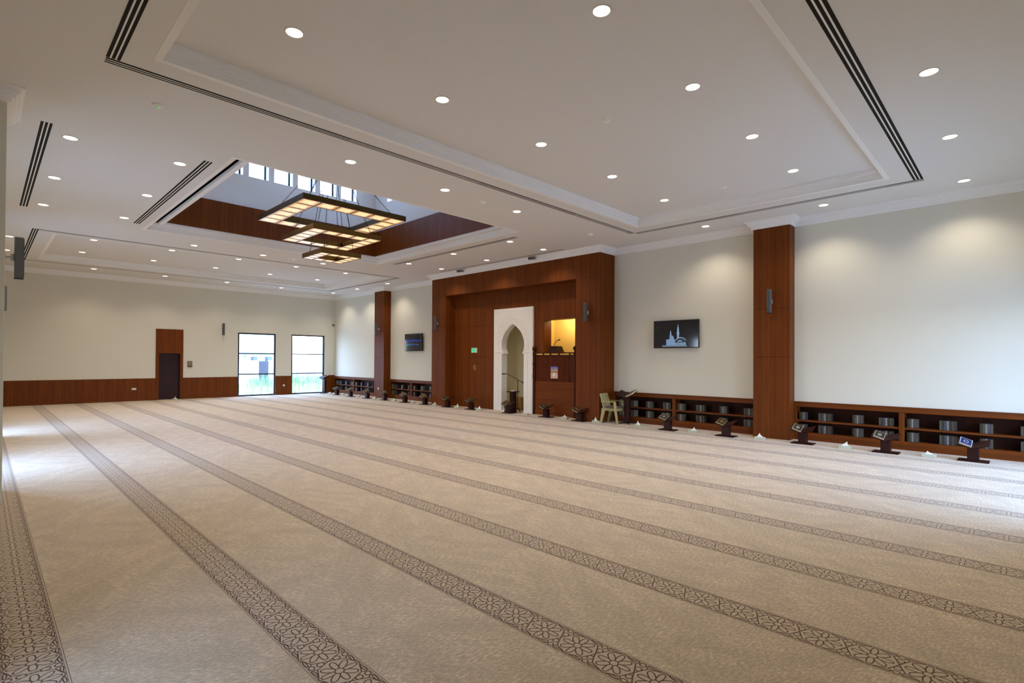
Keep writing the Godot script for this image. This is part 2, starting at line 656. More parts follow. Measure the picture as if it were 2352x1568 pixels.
func shell() -> void:
	# floor: fitted carpet with woven border bands
	var fl := struct("floor", "beige cut-pile carpet with brown woven prayer-row bands")
	part("slab", B(Vector3(XL - 0.3, -0.25, -2.4), Vector3(XR + 0.3, -0.02, ZB + 0.5)), M.ceil, fl)
	var zs := []
	for k in 10:
		var z1 := 11.79 - 1.1735 * k
		zs.append([z1 - 0.28, z1])
	zs.push_front([12.73, 13.02])
	var edge := ZB
	for b in zs:
		var p := MB.new()
		p.box(Vector3(XL, -0.02, b[1]), Vector3(XR, 0.0, edge))
		part("carpet_field", p, M.carpet, fl)
		var q := MB.new()
		var u: float = (XR - XL) / 0.2665
		var off := 0.395
		q.quad(Vector3(XL, 0.0005, b[0]), Vector3(XR, 0.0005, b[0]), Vector3(XR, 0.0005, b[1]), Vector3(XL, 0.0005, b[1]), u)
		for i in q.t.size():
			q.t[i].x += off
		part("border_band", q, M.border, fl)
		var r := MB.new()
		r.box(Vector3(XL, -0.02, b[0]), Vector3(XR, 0.0, b[1]))
		part("band_backing", r, M.carpet, fl)
		edge = b[0]
	part("carpet_field", B(Vector3(XL, -0.02, -1.4), Vector3(XR, 0.0, edge)), M.carpet, fl)

	# left end wall with two tall windows and a door
	var wl := struct("wall_left", "cream end wall with wood dado")
	var holes := [[0.57, 2.29, 0.0, 2.97], [3.05, 4.76, 0.0, 2.97], [7.08, 7.85, 0.0, 1.97]]
	part("plaster", slab([-2.4, 0.57, 2.29, 3.05, 4.76, 7.08, 7.85, ZB + 0.5], [-0.2, 0.0, 1.97, 2.97, H + 0.3], holes, XL - 0.3, XL, 0), M.wall, wl)
	for d in [[0.0, 0.57], [2.29, 3.05], [4.76, 5.87], [5.87, 6.97], [7.97, 9.35], [9.35, 10.75], [10.75, 12.15], [12.15, 13.6]]:
		part("dado_panel", B(Vector3(XL, 0.0, d[0]), Vector3(XL + 0.025, 0.92, d[1]), 0.0015), M.wood, wl)
	var dr := struct("door_1", "dark wood door under a tall reddish wood overpanel")
	part("overpanel", B(Vector3(XL, 1.97, 6.97), Vector3(XL + 0.03, 3.0, 7.97), 0.003), M.wood, dr)
	for z in [[6.97, 7.08], [7.85, 7.97]]:
		part("jamb", B(Vector3(XL, 0.0, z[0]), Vector3(XL + 0.03, 1.97, z[1]), 0.003), M.wood, dr)
	var ln := MB.new()
	ln.box(Vector3(XL - 0.29, 0.0, 7.08), Vector3(XL + 0.004, 1.97, 7.092))
	ln.box(Vector3(XL - 0.29, 0.0, 7.838), Vector3(XL + 0.004, 1.97, 7.85))
	ln.box(Vector3(XL - 0.29, 1.958, 7.092), Vector3(XL + 0.004, 1.97, 7.838))
	part("lining", ln, M.dark_wood, dr)
	part("leaf", B(Vector3(XL - 0.17, 0.0, 7.08), Vector3(XL - 0.12, 1.97, 7.85)), M.dark_wood, dr)
	part("backing", B(Vector3(XL - 0.3, 0.0, 7.08), Vector3(XL - 0.25, 1.97, 7.85)), M.carcass, dr)
	var hd := MB.new()
	hd.tube([Vector3(XL - 0.12, 1.0, 7.16), Vector3(XL - 0.06, 1.0, 7.16), Vector3(XL - 0.06, 1.0, 7.29)], 0.012)
	hd.cbox(Vector3(XL - 0.122, 0.9, 7.13), Vector3(XL - 0.112, 1.1, 7.19), 0.003)
	part("handle", hd, M.black, dr)
	tall_window("window_1", XL, 1.0, 3.05, 4.76)
	tall_window("window_2", XL, 1.0, 0.57, 2.29)

	# right end wall, the mirror image, beside the camera
	var wr := struct("wall_right", "cream end wall")
	part("plaster", slab([-2.4, 0.57, 2.29, 3.05, 4.76, ZB + 0.5], [-0.2, 0.0, 2.97, H + 0.3], holes.slice(0, 2), XR, XR + 0.62, 0), M.wall, wr)
	tall_window("window_3", XR + 0.4, -1.0, 0.57, 2.29)
	tall_window("window_4", XR + 0.4, -1.0, 3.05, 4.76)

	# rear wall with glazed openings between piers
	var wb := struct("wall_back", "cream rear wall")
	var rear := [[9.35, 11.0], [14.4, 16.35], [23.4, 23.85]]
	var us := [XL - 0.3, 9.35, 11.0, 14.4, 16.35, 23.4, 23.85, XR + 0.3]
	var rh := []
	for r in rear:
		rh.append([r[0], r[1], 0.0, 2.97])
	part("plaster", slab(us, [-0.2, 0.0, 2.97, H + 0.3], rh, ZB, ZB + 0.35, 2), M.wall, wb)
	for x in [[17.25, 18.20], [10.66, 11.61]]:
		part("pier", B(Vector3(x[0], 0, 12.91), Vector3(x[1], H, ZB), 0.004), M.wall, wb)
	var wi := 5
	for r in rear:
		rear_window("window_%d" % wi, r[0], r[1])
		wi += 1

	# mihrab wall: plaster above the bookshelves, blocked off behind
	for x in [[XL, 5.55, "in the far corner"], [6.37, 10.48, "behind the small television"], [18.38, 22.46, "behind the large television"], [23.25, XR, "at the right"]]:
		var wf := struct("wall_front", "cream mihrab wall above the bookcases " + x[2])
		part("plaster", B(Vector3(x[0], 0.868, -0.3), Vector3(x[1], H, 0.0)), M.wall, wf)
	var wo := struct("wall_outer")
	part("plaster", B(Vector3(XL - 0.3, -0.2, -2.4), Vector3(XR + 0.3, H + 0.3, -2.2)), M.wall, wo)

	# ceiling with two trays and the lantern opening
	var ce := struct("ceiling", "off-white plaster ceiling with sunken trays")
	var g := 0.05   # the mouldings cover the rough edge of each opening
	var xs := [XL - 0.3, 3.62 - g, 8.60 + g, 11.08 - g, 17.78 + g, 20.26 - g, 25.24 + g, XR + 0.3]
	var zz := [-2.4, 1.84 - g, 3.55 - g, 10.20 + g, 11.74 + g, ZB + 0.5]
	var holes_above := []
	for c in COFFERS + [ATR]:
		holes_above.append([c[0] - g, c[1] + g, c[2] - g, c[3] + g])
	part("plaster", slab(xs, zz, holes_above, H, H + 0.3, 1), M.ceil, ce)
	for c in COFFERS:
		part("tray_panel", B(Vector3(c[0] - 0.12, H + 0.2, c[2] - 0.12), Vector3(c[1] + 0.12, H + 0.32, c[3] + 0.12)), M.ceil, ce)
	part("lantern_soffit", slab([ATR[0] - 0.12, ATI[0], ATI[1], ATR[1] + 0.12], [ATR[2] - 0.12, ATI[2], ATI[3], ATR[3] + 0.12], [ATI], H + 0.2, H + 0.32, 1), M.ceil, ce)
	# cornices
	var prof := [Vector2(0.0, 4.87), Vector2(0.035, 4.872), Vector2(0.04, 4.915), Vector2(0.07, 4.92), Vector2(0.08, 4.965), Vector2(0.11, 4.97), Vector2(0.12, 5.015), Vector2(0.15, 5.02), Vector2(0.16, H)]
	var path := [Vector2(XL, 0), Vector2(5.55, 0), Vector2(5.55, 0.35), Vector2(6.37, 0.35), Vector2(6.37, 0), Vector2(10.48, 0), Vector2(10.48, 0.75), Vector2(18.38, 0.75), Vector2(18.38, 0), Vector2(22.46, 0), Vector2(22.46, 0.35), Vector2(23.25, 0.35), Vector2(23.25, 0), Vector2(XR, 0), Vector2(XR, ZB), Vector2(18.20, ZB), Vector2(18.20, 12.91), Vector2(17.25, 12.91), Vector2(17.25, ZB), Vector2(11.61, ZB), Vector2(11.61, 12.91), Vector2(10.66, 12.91), Vector2(10.66, ZB), Vector2(XL, ZB)]
	path.reverse()
	var co := struct("trim_1", "white stepped cornice round the hall")
	var cs := MB.new()
	cs.sweep(path, true, prof)
	part("cornice", cs, M.trim, co)
	var tp := [Vector2(-0.07, H - 0.001), Vector2(-0.07, H - 0.003), Vector2(0.006, H - 0.003), Vector2(0.008, H + 0.08), Vector2(0.026, H + 0.085), Vector2(0.028, H + 0.12), Vector2(0.046, H + 0.125), Vector2(0.048, H + 0.158), Vector2(0.066, H + 0.163), Vector2(0.068, H + 0.2)]
	var k := 2
	for c in COFFERS:
		var tr := struct("trim_%d" % k, "stepped white moulding round a ceiling tray")
		var tb := MB.new()
		tb.sweep(ring(c), true, tp)
		part("moulding", tb, M.trim, tr)
		k += 1
	var lm := struct("trim_4", "white moulding round the lantern opening")
	var l1 := MB.new()
	l1.sweep(ring(ATR), true, [Vector2(-0.07, H - 0.001), Vector2(-0.07, H - 0.003), Vector2(0.006, H - 0.003), Vector2(0.01, H + 0.1), Vector2(0.03, H + 0.105), Vector2(0.035, H + 0.14), Vector2(0.055, H + 0.145), Vector2(0.06, H + 0.2)])
	part("outer_moulding", l1, M.trim, lm)
	var l2 := MB.new()
	l2.sweep(ring([ATI[0] - 0.09, ATI[1] + 0.09, ATI[2] - 0.09, ATI[3] + 0.09]), true, [Vector2(-0.01, H + 0.2), Vector2(0.0, H + 0.15), Vector2(0.02, H + 0.14), Vector2(0.088, H + 0.14), Vector2(0.088, H + 0.24)])
	part("inner_moulding", l2, M.trim, lm)
	lantern()

func ring(c: Array) -> Array:
	return [Vector2(c[0], c[2]), Vector2(c[0], c[3]), Vector2(c[1], c[3]), Vector2(c[1], c[2])]

func lantern() -> void:
	var la := struct("wall_lantern", "pale lantern walls above the hall with a band of dark wood")
	var y0 := H + 0.2
	var yw := 6.06
	var yt := 8.4
	var wy0 := 6.95
	var wy1 := 7.85
	# clerestory openings
	var pitch := 0.70
	var zs := [ATI[2] - 0.3]
	var hz := []
	for i in 7:
		var a := 6.85 + (i - 3) * pitch - 0.27
		zs.append_array([a, a + 0.54])
		hz.append([a, a + 0.54, wy0, wy1])
	zs.append(ATI[3] + 0.3)
	var xs := [ATI[0] - 0.0]
	var hx := []
	for i in 7:
		var a := 14.43 + (i - 3) * pitch - 0.27
		xs.append_array([a, a + 0.54])
		hx.append([a, a + 0.54, wy0, wy1])
	xs.append(ATI[1])
	var ys := [y0, wy0, wy1, yt]
	part("plaster", slab(zs, ys, hz, ATI[0] - 0.3, ATI[0], 0), M.ceil, la)
	part("plaster", slab(zs, ys, [], ATI[1], ATI[1] + 0.3, 0), M.ceil, la)
	part("plaster", slab(xs, ys, hx, ATI[2] - 0.3, ATI[2], 2), M.ceil, la)
	part("plaster", slab(xs, ys, [], ATI[3], ATI[3] + 0.3, 2), M.ceil, la)
	part("lantern_ceiling", B(Vector3(ATI[0] - 0.3, yt, ATI[2] - 0.3), Vector3(ATI[1] + 0.3, yt + 0.2, ATI[3] + 0.3)), M.ceil, la)
	# wood band
	var n := 4
	for i in n:
		var za: float = lerpf(ATI[2], ATI[3], float(i) / n)
		var zb: float = lerpf(ATI[2], ATI[3], float(i + 1) / n)
		var xa: float = lerpf(ATI[0], ATI[1], float(i) / n)
		var xb: float = lerpf(ATI[0], ATI[1], float(i + 1) / n)
		part("wood_panel", B(Vector3(ATI[0], y0, za + 0.002), Vector3(ATI[0] + 0.03, yw, zb - 0.002)), M.wood, la)
		part("wood_panel", B(Vector3(ATI[1] - 0.03, y0, za + 0.002), Vector3(ATI[1], yw, zb - 0.002)), M.wood, la)
		part("wood_panel", B(Vector3(xa + 0.002, y0, ATI[2]), Vector3(xb - 0.002, yw, ATI[2] + 0.03)), M.wood, la)
		part("wood_panel", B(Vector3(xa + 0.002, y0, ATI[3] - 0.03), Vector3(xb - 0.002, yw, ATI[3])), M.wood, la)
	# metal clerestory windows set near the outer face
	for i in 7:
		var w := struct("window_%d" % (8 + i), "narrow clerestory window in the lantern")
		var f := MB.new()
		var a := 6.85 + (i - 3) * pitch - 0.27
		var x0: float = ATI[0] - 0.27
		for r in [[a, a + 0.045, wy0, wy1], [a + 0.495, a + 0.54, wy0, wy1], [a, a + 0.54, wy0, wy0 + 0.03], [a, a + 0.54, wy1 - 0.04, wy1]]:
			f.box(Vector3(x0, r[2], r[0]), Vector3(x0 + 0.05, r[3], r[1]))
		part("frame", f, M.frame, w)
		part("pane", B(Vector3(x0 + 0.02, wy0 + 0.03, a + 0.045), Vector3(x0 + 0.026, wy1 - 0.04, a + 0.495)), M.glass, w)
	for i in 7:
		var w := struct("window_%d" % (15 + i), "narrow clerestory window in the lantern")
		var f := MB.new()
		var a := 14.43 + (i - 3) * pitch - 0.27
		var z0: float = ATI[2] - 0.27
		for r in [[a, a + 0.045, wy0, wy1], [a + 0.495, a + 0.54, wy0, wy1], [a, a + 0.54, wy0, wy0 + 0.03], [a, a + 0.54, wy1 - 0.04, wy1]]:
			f.box(Vector3(r[0], r[2], z0), Vector3(r[1], r[3], z0 + 0.05))
		part("frame", f, M.frame, w)
		part("pane", B(Vector3(a + 0.045, wy0 + 0.03, z0 + 0.02), Vector3(a + 0.495, wy1 - 0.04, z0 + 0.026)), M.glass, w)

func tall_window(called: String, x: float, side: float, z0: float, z1: float) -> void:
	var w := struct(called, "floor-to-head window with black frame and two transoms")
	var xa := x - side * 0.11
	var xb := x - side * 0.02
	var lo := minf(xa, xb)
	var hi := maxf(xa, xb)
	var bars := MB.new()
	for r in [[z0, z0 + 0.062, 0.0, 2.97], [z1 - 0.062, z1, 0.0, 2.97], [z0 + 0.062, z1 - 0.062, 0.0, 0.062], [z0 + 0.062, z1 - 0.062, 2.908, 2.97]]:
		bars.box(Vector3(lo, r[2], r[0]), Vector3(hi, r[3], r[1]))
	part("frame", bars, M.frame, w)
	for y in [1.03, 2.0]:
		part("transom", B(Vector3(lo + 0.02, y - 0.026, z0 + 0.062), Vector3(hi - 0.02, y + 0.026, z1 - 0.062)), M.frame, w)
	var mid := (lo + hi) / 2.0
	for y in [[0.062, 1.004], [1.056, 1.974], [2.026, 2.908]]:
		part("pane", B(Vector3(mid - 0.004, y[0], z0 + 0.062), Vector3(mid + 0.004, y[1], z1 - 0.062)), M.glass, w)

func rear_window(called: String, x0: float, x1: float) -> void:
	var w := struct(called, "floor-to-head rear window with black frame and transoms")
	var bars := MB.new()
	var z0 := ZB + 0.2
	for r in [[x0, x0 + 0.045, 0.0, 2.97], [x1 - 0.045, x1, 0.0, 2.97], [x0 + 0.045, x1 - 0.045, 0.0, 0.045], [x0 + 0.045, x1 - 0.045, 2.925, 2.97]]:
		bars.box(Vector3(r[0], r[2], z0), Vector3(r[1], r[3], z0 + 0.08))
	part("frame", bars, M.frame, w)
	for y in [1.03, 2.0]:
		part("transom", B(Vector3(x0 + 0.045, y - 0.018, z0 + 0.02), Vector3(x1 - 0.045, y + 0.018, z0 + 0.06)), M.frame, w)
	for y in [[0.045, 1.012], [1.048, 1.982], [2.018, 2.925]]:
		part("pane", B(Vector3(x0 + 0.045, y[0], z0 + 0.035), Vector3(x1 - 0.045, y[1], z0 + 0.042)), M.glass, w)

# ---------------------------------------------------------------- wood portal, mihrab, pulpit
const CX := 14.525
const ARCH := [Vector2(0.13, 2.94), Vector2(0.26, 2.84), Vector2(0.36, 2.75), Vector2(0.43, 2.65), Vector2(0.485, 2.545), Vector2(0.525, 2.44), Vector2(0.54, 2.34), Vector2(0.54, 2.23), Vector2(0.525, 2.13), Vector2(0.49, 2.05), Vector2(0.46, 2.0), Vector2(0.46, 1.985), Vector2(0.53, 1.975), Vector2(0.525, 1.93), Vector2(0.525, 0.0)]

func portal() -> void:
	var o := thing("wood_portal", "large reddish-brown wood-panelled surround framing the white mihrab arch", "panelling")
	var p := func(x0: float, x1: float, y0: float, y1: float, z0: float, z1: float) -> void:
		part("panel", B(Vector3(x0 + 0.0025, y0 + 0.0025, z0), Vector3(x1 - 0.0025, y1 - 0.0025, z1)), M.wood, o)
	var rows := [[0.0, 1.88], [1.88, 3.0], [3.0, 4.19]]
	# dark carcass behind the veneer
	var c := MB.new()
	c.box(Vector3(10.486, 0, -0.3), Vector3(11.30, 4.9, 0.7185))
	c.box(Vector3(17.56, 0, -0.3), Vector3(18.374, 4.9, 0.7185))
	c.box(Vector3(11.30, 4.22, 0.0), Vector3(17.56, 4.9, 0.72))
	c.box(Vector3(11.30, 0, 0.2), Vector3(13.60, 4.22, 0.27))
	c.box(Vector3(13.60, 3.52, 0.2), Vector3(15.40, 4.22, 0.27))
	c.box(Vector3(15.40, 3.115, 0.2), Vector3(17.56, 4.22, 0.268))
	c.box(Vector3(15.40, 0, 0.2), Vector3(15.48, 3.08, 0.27))
	c.box(Vector3(15.48, 2.0, 0.2), Vector3(15.865, 3.115, 0.268))
	c.box(Vector3(17.195, 0, 0.2), Vector3(17.56, 3.115, 0.268))
	part("carcass", c, M.carcass, o)
	# jamb faces, their inner reveals and outer sides
	for r in rows:
		var y1: float = r[1]
		p.call(10.48, 11.33, r[0], y1, 0.72, 0.75)
		p.call(17.53, 18.38, r[0], y1, 0.72, 0.75)
		part("panel", B(Vector3(11.30, r[0] + 0.0025, 0.3), Vector3(11.33, y1 - 0.0025, 0.72)), M.wood, o)
		part("panel", B(Vector3(17.53, r[0] + 0.0025, 0.3), Vector3(17.56, y1 - 0.0025, 0.72)), M.wood, o)
	for r in [[0.0, 1.88], [1.88, 3.0], [3.0, 4.87]]:
		part("panel", B(Vector3(10.48, r[0] + 0.0025, 0.0), Vector3(10.51, r[1] - 0.0025, 0.7175)), M.wood, o)
		part("panel", B(Vector3(18.35, r[0] + 0.0025, 0.0), Vector3(18.38, r[1] - 0.0025, 0.7175)), M.wood, o)
	# header and soffit
	var hx := [10.48, 11.33, 13.40, 15.47, 17.53, 18.38]
	for i in 5:
		p.call(hx[i], hx[i + 1], 4.19, 4.87, 0.72, 0.75)
	part("soffit_panel", B(Vector3(11.33, 4.19, 0.3), Vector3(17.53, 4.22, 0.7175)), M.wood_h, o)
	# recessed back panelling
	for r in rows:
		p.call(11.33, 12.18, r[0], r[1], 0.27, 0.30)
	p.call(12.18, 13.57, 1.88, 3.0, 0.27, 0.30)
	p.call(12.18, 13.57, 3.0, 4.19, 0.27, 0.30)
	p.call(13.57, 15.43, 3.55, 4.19, 0.27, 0.30)
	p.call(15.43, 15.9, 3.08, 4.19, 0.27, 0.30)
	p.call(15.43, 15.87, 2.0, 3.08, 0.27, 0.30)
	p.call(15.9, 17.16, 3.11, 4.19, 0.27, 0.30)
	p.call(17.16, 17.53, 3.08, 4.19, 0.27, 0.30)
	p.call(17.19, 17.53, 1.88, 3.08, 0.27, 0.30)
	p.call(17.25, 17.53, 0.0, 1.88, 0.27, 0.30)
	# flush door in the panelling
	var d := part("door_leaf", B(Vector3(12.186, 0.008, 0.265), Vector3(13.564, 1.874, 0.298), 0.002), M.wood, o)
	var hp := MB.new()
	hp.cbox(Vector3(12.45, 1.39, 0.298), Vector3(12.585, 1.585, 0.308), 0.003)
	hp.tube([Vector3(12.52, 1.50, 0.3), Vector3(12.52, 1.50, 0.34), Vector3(12.44, 1.50, 0.34)], 0.01)
	part("latch_plate", hp, M.brass, d)

	# white mihrab frame
	var mi := thing("mihrab_arch", "white carved mihrab frame with a pointed horseshoe arch", "mihrab")
	var fr := MB.new()
	for s in [-1.0, 1.0]:
		var poly := PackedVector2Array([Vector2(CX, 3.55), Vector2(CX + s * 0.93, 3.55), Vector2(CX + s * 0.93, 0.0)])
		for i in range(ARCH.size() - 1, -1, -1):
			poly.append(Vector2(CX + s * ARCH[i].x, ARCH[i].y))
		poly.append(Vector2(CX, 3.0))
		fr.prism(poly, 0.10, 0.36)
	part("frame", fr, M.stone, mi)
	# raised edging and carved band
	var lip := MB.new()
	for off in [0.045, 0.245]:
		lip.tube(arch_line(off), 0.008, 6)
	part("arch_moulding", lip, M.stone, mi)
	var carve := MB.new()
	var mid := arch_line(0.145, 4)
	var wav := []
	for i in mid.size():
		var a: Vector3 = mid[maxi(i - 1, 0)]
		var b: Vector3 = mid[mini(i + 1, mid.size() - 1)]
		var d2 := (b - a).normalized()
		var nr := Vector3(-d2.y, d2.x, 0)
		wav.append(mid[i] + nr * 0.055 * sin(i * 1.05))
		if i % 3 == 1:
			var xf := Transform3D(Basis(Vector3.BACK, atan2(d2.y, d2.x) + 0.6 * (1.0 if i % 2 else -1.0)), mid[i] - nr * 0.05 * sin(i * 1.05))
			carve.cbox(Vector3(-0.045, -0.02, -0.006), Vector3(0.045, 0.02, 0.008), 0.008, xf)
	carve.tube(wav, 0.01, 6)
	part("carved_band", carve, M.stone, mi)
	var md := MB.new()
	for s in [-1.0, 1.0]:
		md.cbox(Vector3(minf(CX + s * 0.9, CX + s * 0.875), 0.0, 0.36), Vector3(maxf(CX + s * 0.9, CX + s * 0.875), 3.47, 0.368), 0.004)
		md.cbox(Vector3(minf(CX + s * 0.70, CX + s * 0.68), 0.0, 0.36), Vector3(maxf(CX + s * 0.70, CX + s * 0.68), 2.02, 0.368), 0.004)
		md.cbox(Vector3(minf(CX + s * 0.9, CX + s * 0.5), 2.02, 0.36), Vector3(maxf(CX + s * 0.9, CX + s * 0.5), 2.045, 0.375), 0.006)
	md.cbox(Vector3(CX - 0.9, 3.445, 0.36), Vector3(CX + 0.9, 3.47, 0.368), 0.004)
	part("flat_moulding", md, M.stone, mi)
	# rounded niche behind
	var ni := MB.new()
	var seg := 20
	var nh := 3.2
	for i in seg:
		var a0 := PI * i / seg
		var a1 := PI * (i + 1) / seg
		var q0 := Vector3(CX + 0.72 * cos(a0), 0, 0.10 - 1.0 * sin(a0))
		var q1 := Vector3(CX + 0.72 * cos(a1), 0, 0.10 - 1.0 * sin(a1))
		var up := Vector3(0, nh, 0)
		ni.quad(q1, q1 + up, q0 + up, q0)
		ni.tri(Vector3(CX, nh, 0.1), q0 + up, q1 + up)
	part("niche", ni, M.niche, mi)

	# pulpit chamber and front
	var pu := thing("pulpit", "built-in wooden pulpit with carved lattice front and ball-topped posts", "pulpit")
	var ch := MB.new()
	var zb := -0.95
	ch.box(Vector3(15.3, 0.0, zb - 0.05), Vector3(17.9, 3.4, zb))
	ch.box(Vector3(15.25, 0.0, zb), Vector3(15.3, 3.4, 0.19))
	ch.box(Vector3(17.9, 0.0, zb), Vector3(17.95, 3.4, 0.19))
	ch.box(Vector3(15.25, 3.4, zb), Vector3(17.95, 3.45, 0.19))
	part("chamber_wall", ch, M.yellow, pu)
	part("chamber_floor", B(Vector3(15.3, 0.9, zb), Vector3(17.9, 1.0, 0.19)), M.dark_wood, pu)
	part("opening_reveal", B(Vector3(15.87, 2.0, -0.06), Vector3(15.9, 3.08, 0.2995)), M.wood, pu)
	part("opening_reveal", B(Vector3(17.16, 1.1, -0.06), Vector3(17.19, 3.08, 0.2995)), M.wood, pu)
	part("opening_reveal", B(Vector3(15.9, 3.08, -0.06), Vector3(17.16, 3.11, 0.2995)), M.wood, pu)
	part("lower_panel", B(Vector3(15.56, 0.0, 0.31), Vector3(17.18, 1.085, 0.345), 0.004), M.wood_h, pu)
	part("lattice_backing", B(Vector3(15.56, 1.085, 0.30), Vector3(17.18, 1.93, 0.318)), M.lattice_back, pu)
	var la := MB.new()
	var nx := 22
	var ny := 13
	for i in nx:
		var x := lerpf(15.58, 17.16, (i + 0.5) / nx)
		la.box(Vector3(x - 0.011, 1.09, 0.318), Vector3(x + 0.011, 1.925, 0.336))
	for j in ny:
		var y := lerpf(1.09, 1.925, (j + 0.5) / ny)
		for i in nx:
			var x := lerpf(15.58, 17.16, (i + 0.5) / nx)
			if (i + j) % 2 == 0:
				la.box(Vector3(x - 0.037, y - 0.009, 0.318), Vector3(x + 0.037, y + 0.009, 0.332))
			else:
				var xf := Transform3D(Basis(Vector3.BACK, PI / 4), Vector3(x, y, 0.331))
				la.box(Vector3(-0.017, -0.017, -0.013), Vector3(0.017, 0.017, 0.013), xf)
	var lt := part("lattice", la, M.lattice, pu)
	lt.set_meta("kind", "stuff")
	part("lattice_rail", B(Vector3(15.56, 1.905, 0.31), Vector3(17.18, 1.94, 0.35), 0.004), M.dark_wood_h, pu)
	part("top_rail", B(Vector3(15.56, 1.985, 0.31), Vector3(17.18, 2.02, 0.36), 0.006), M.post, pu)
	for x in [15.9, 16.2, 16.55, 16.98]:
		part("rail_post", B(Vector3(x - 0.02, 1.94, 0.32), Vector3(x + 0.02, 1.985, 0.35)), M.dark_wood, pu)
	for x in [15.52, 17.205]:
		var po := MB.new()
		var q := 0.045
		po.lathe([Vector2(0.042, 0.0), Vector2(0.042, 1.2), Vector2(0.055, 1.22), Vector2(0.055, 1.3), Vector2(0.044, 1.33), Vector2(0.05, 1.45), Vector2(0.044, 1.58), Vector2(0.056, 1.6), Vector2(0.056, 1.68), Vector2(0.044, 1.7), Vector2(0.05, 1.8), Vector2(0.044, 1.9), Vector2(0.058, 1.92), Vector2(0.058, 2.02), Vector2(0.03, 2.05), Vector2(0.03, 2.075), Vector2(0.06, 2.1), Vector2(0.075, 2.14), Vector2(0.06, 2.19), Vector2(0.02, 2.215), Vector2(0.0, 2.24)], 14, Transform3D(Basis(), Vector3(x, 0, 0.35)))
		part("post", po, M.post, pu)
	# its warm lamp, a shallow ceiling fitting
	var cl := thing("chamber_lamp", "warm lamp lighting the yellow pulpit recess", "lamp", Vector3(16.2, 3.38, -0.42))
	var lb := MB.new()
	lb.lathe([Vector2(0.0, -0.06), Vector2(0.12, -0.055), Vector2(0.14, -0.02), Vector2(0.14, 0.02)], 20)
	part("bowl", lb, glow(Color(1.0, 0.86, 0.55), 2.0), cl)
	var om := OmniLight3D.new()
	om.name = "lamp_light"
	om.position = Vector3(0, -0.16, 0)
	om.light_color = Color(1.0, 0.9, 0.68)
	om.light_energy = 0.7
	om.omni_range = 8.0
	om.omni_attenuation = 2.0
	om.light_size = 0.1
	om.shadow_enabled = true
	cl.add_child(om)
	# desk and gooseneck microphone on the rail
	var dk := thing("pulpit_desk", "small sloping wooden desk on the pulpit rail", "desk", Vector3(16.33, 2.02, 0.2))
	var db := MB.new()
	db.prism(PackedVector2Array([Vector2(-0.22, 0.0), Vector2(0.2, 0.0), Vector2(0.1, 0.2), Vector2(-0.14, 0.2)]), -0.16, 0.14)
	part("body", db, M.dark_wood, dk)
	part("ledge", B(Vector3(-0.24, -0.005, -0.17), Vector3(0.22, 0.02, 0.15), 0.004), M.dark_wood_h, dk)
	var gm := thing("gooseneck_microphone", "black gooseneck microphone standing on the pulpit desk", "microphone", Vector3(16.2, 2.22, 0.2))
	var gn := MB.new()
	gn.tube([Vector3(0, -0.02, 0), Vector3(0.03, 0.05, 0.0), Vector3(0.11, 0.13, 0.02), Vector3(0.2, 0.17, 0.05), Vector3(0.3, 0.19, 0.08)], 0.009)
	part("neck", gn, M.black, gm)
	var gh := MB.new()
	gh.tube([Vector3(0.28, 0.187, 0.075), Vector3(0.31, 0.193, 0.083), Vector3(0.35, 0.2, 0.095)], [0.014, 0.024, 0.02], 10)
	part("capsule", gh, M.black, gm)
	# notice taped to the lattice
	var ps := MB.new()
	ps.quad(Vector3(16.23, 1.57, 0.353), Vector3(16.52, 1.57, 0.353), Vector3(16.52, 1.19, 0.353), Vector3(16.23, 1.19, 0.353))
	ps.box(Vector3(16.23, 1.19, 0.345), Vector3(16.52, 1.57, 0.3525))
	var pm := mat(Color.WHITE, 0.5)
	pm.albedo_texture = poster_texture()
	lone("poster", ps, pm, "small printed notice with blue sky and open book, taped on pulpit lattice", "poster")
	# control panel on the back panelling
	var cp := thing("control_panel", "grey control panel with lit green screen on the mihrab panelling", "control panel", Vector3(12.5, 2.12, 0.3))
	part("case", B(Vector3(-0.155, -0.09, 0.0), Vector3(0.155, 0.09, 0.03), 0.006), M.white, cp)
	part("screen", B(Vector3(-0.13, -0.07, 0.028), Vector3(0.10, 0.07, 0.033)), glow(Color(0.25, 0.78, 0.55), 0.55), cp)

func arch_line(off: float, sub := 3) -> Array:
	# the arch outline pushed outwards, from the left springing over the apex to the right one
	var base := []
	for i in range(10, -1, -1):
		base.append(Vector2(-ARCH[i].x, ARCH[i].y))
	base.append(Vector2(0, 3.0))
	for i in 11:
		base.append(ARCH[i])
	var out := []
	for i in base.size() - 1:
		for k in sub:
			var f := float(k) / sub
			var a: Vector2 = base[i].lerp(base[i + 1], f)
			out.append(a)
	out.append(base[-1])
	var r := []
	for p in out:
		var c := Vector2(0, 2.25)
		var d: Vector2 = (p - c)
		var dir := Vector2(signf(d.x), -0.08).normalized() if d.y < -0.05 else d.normalized()
		var q: Vector2 = p + dir * off * (1.0 + 0.55 * maxf(0.0, dir.y))
		if off > 0.1:
			q.x = signf(p.x) * maxf(absf(q.x), 0.54 * off * 1.7) if d.y < 0 else q.x
		q.y = maxf(q.y, 2.05)
		r.append(Vector3(CX + q.x, q.y, 0.362))
	return r

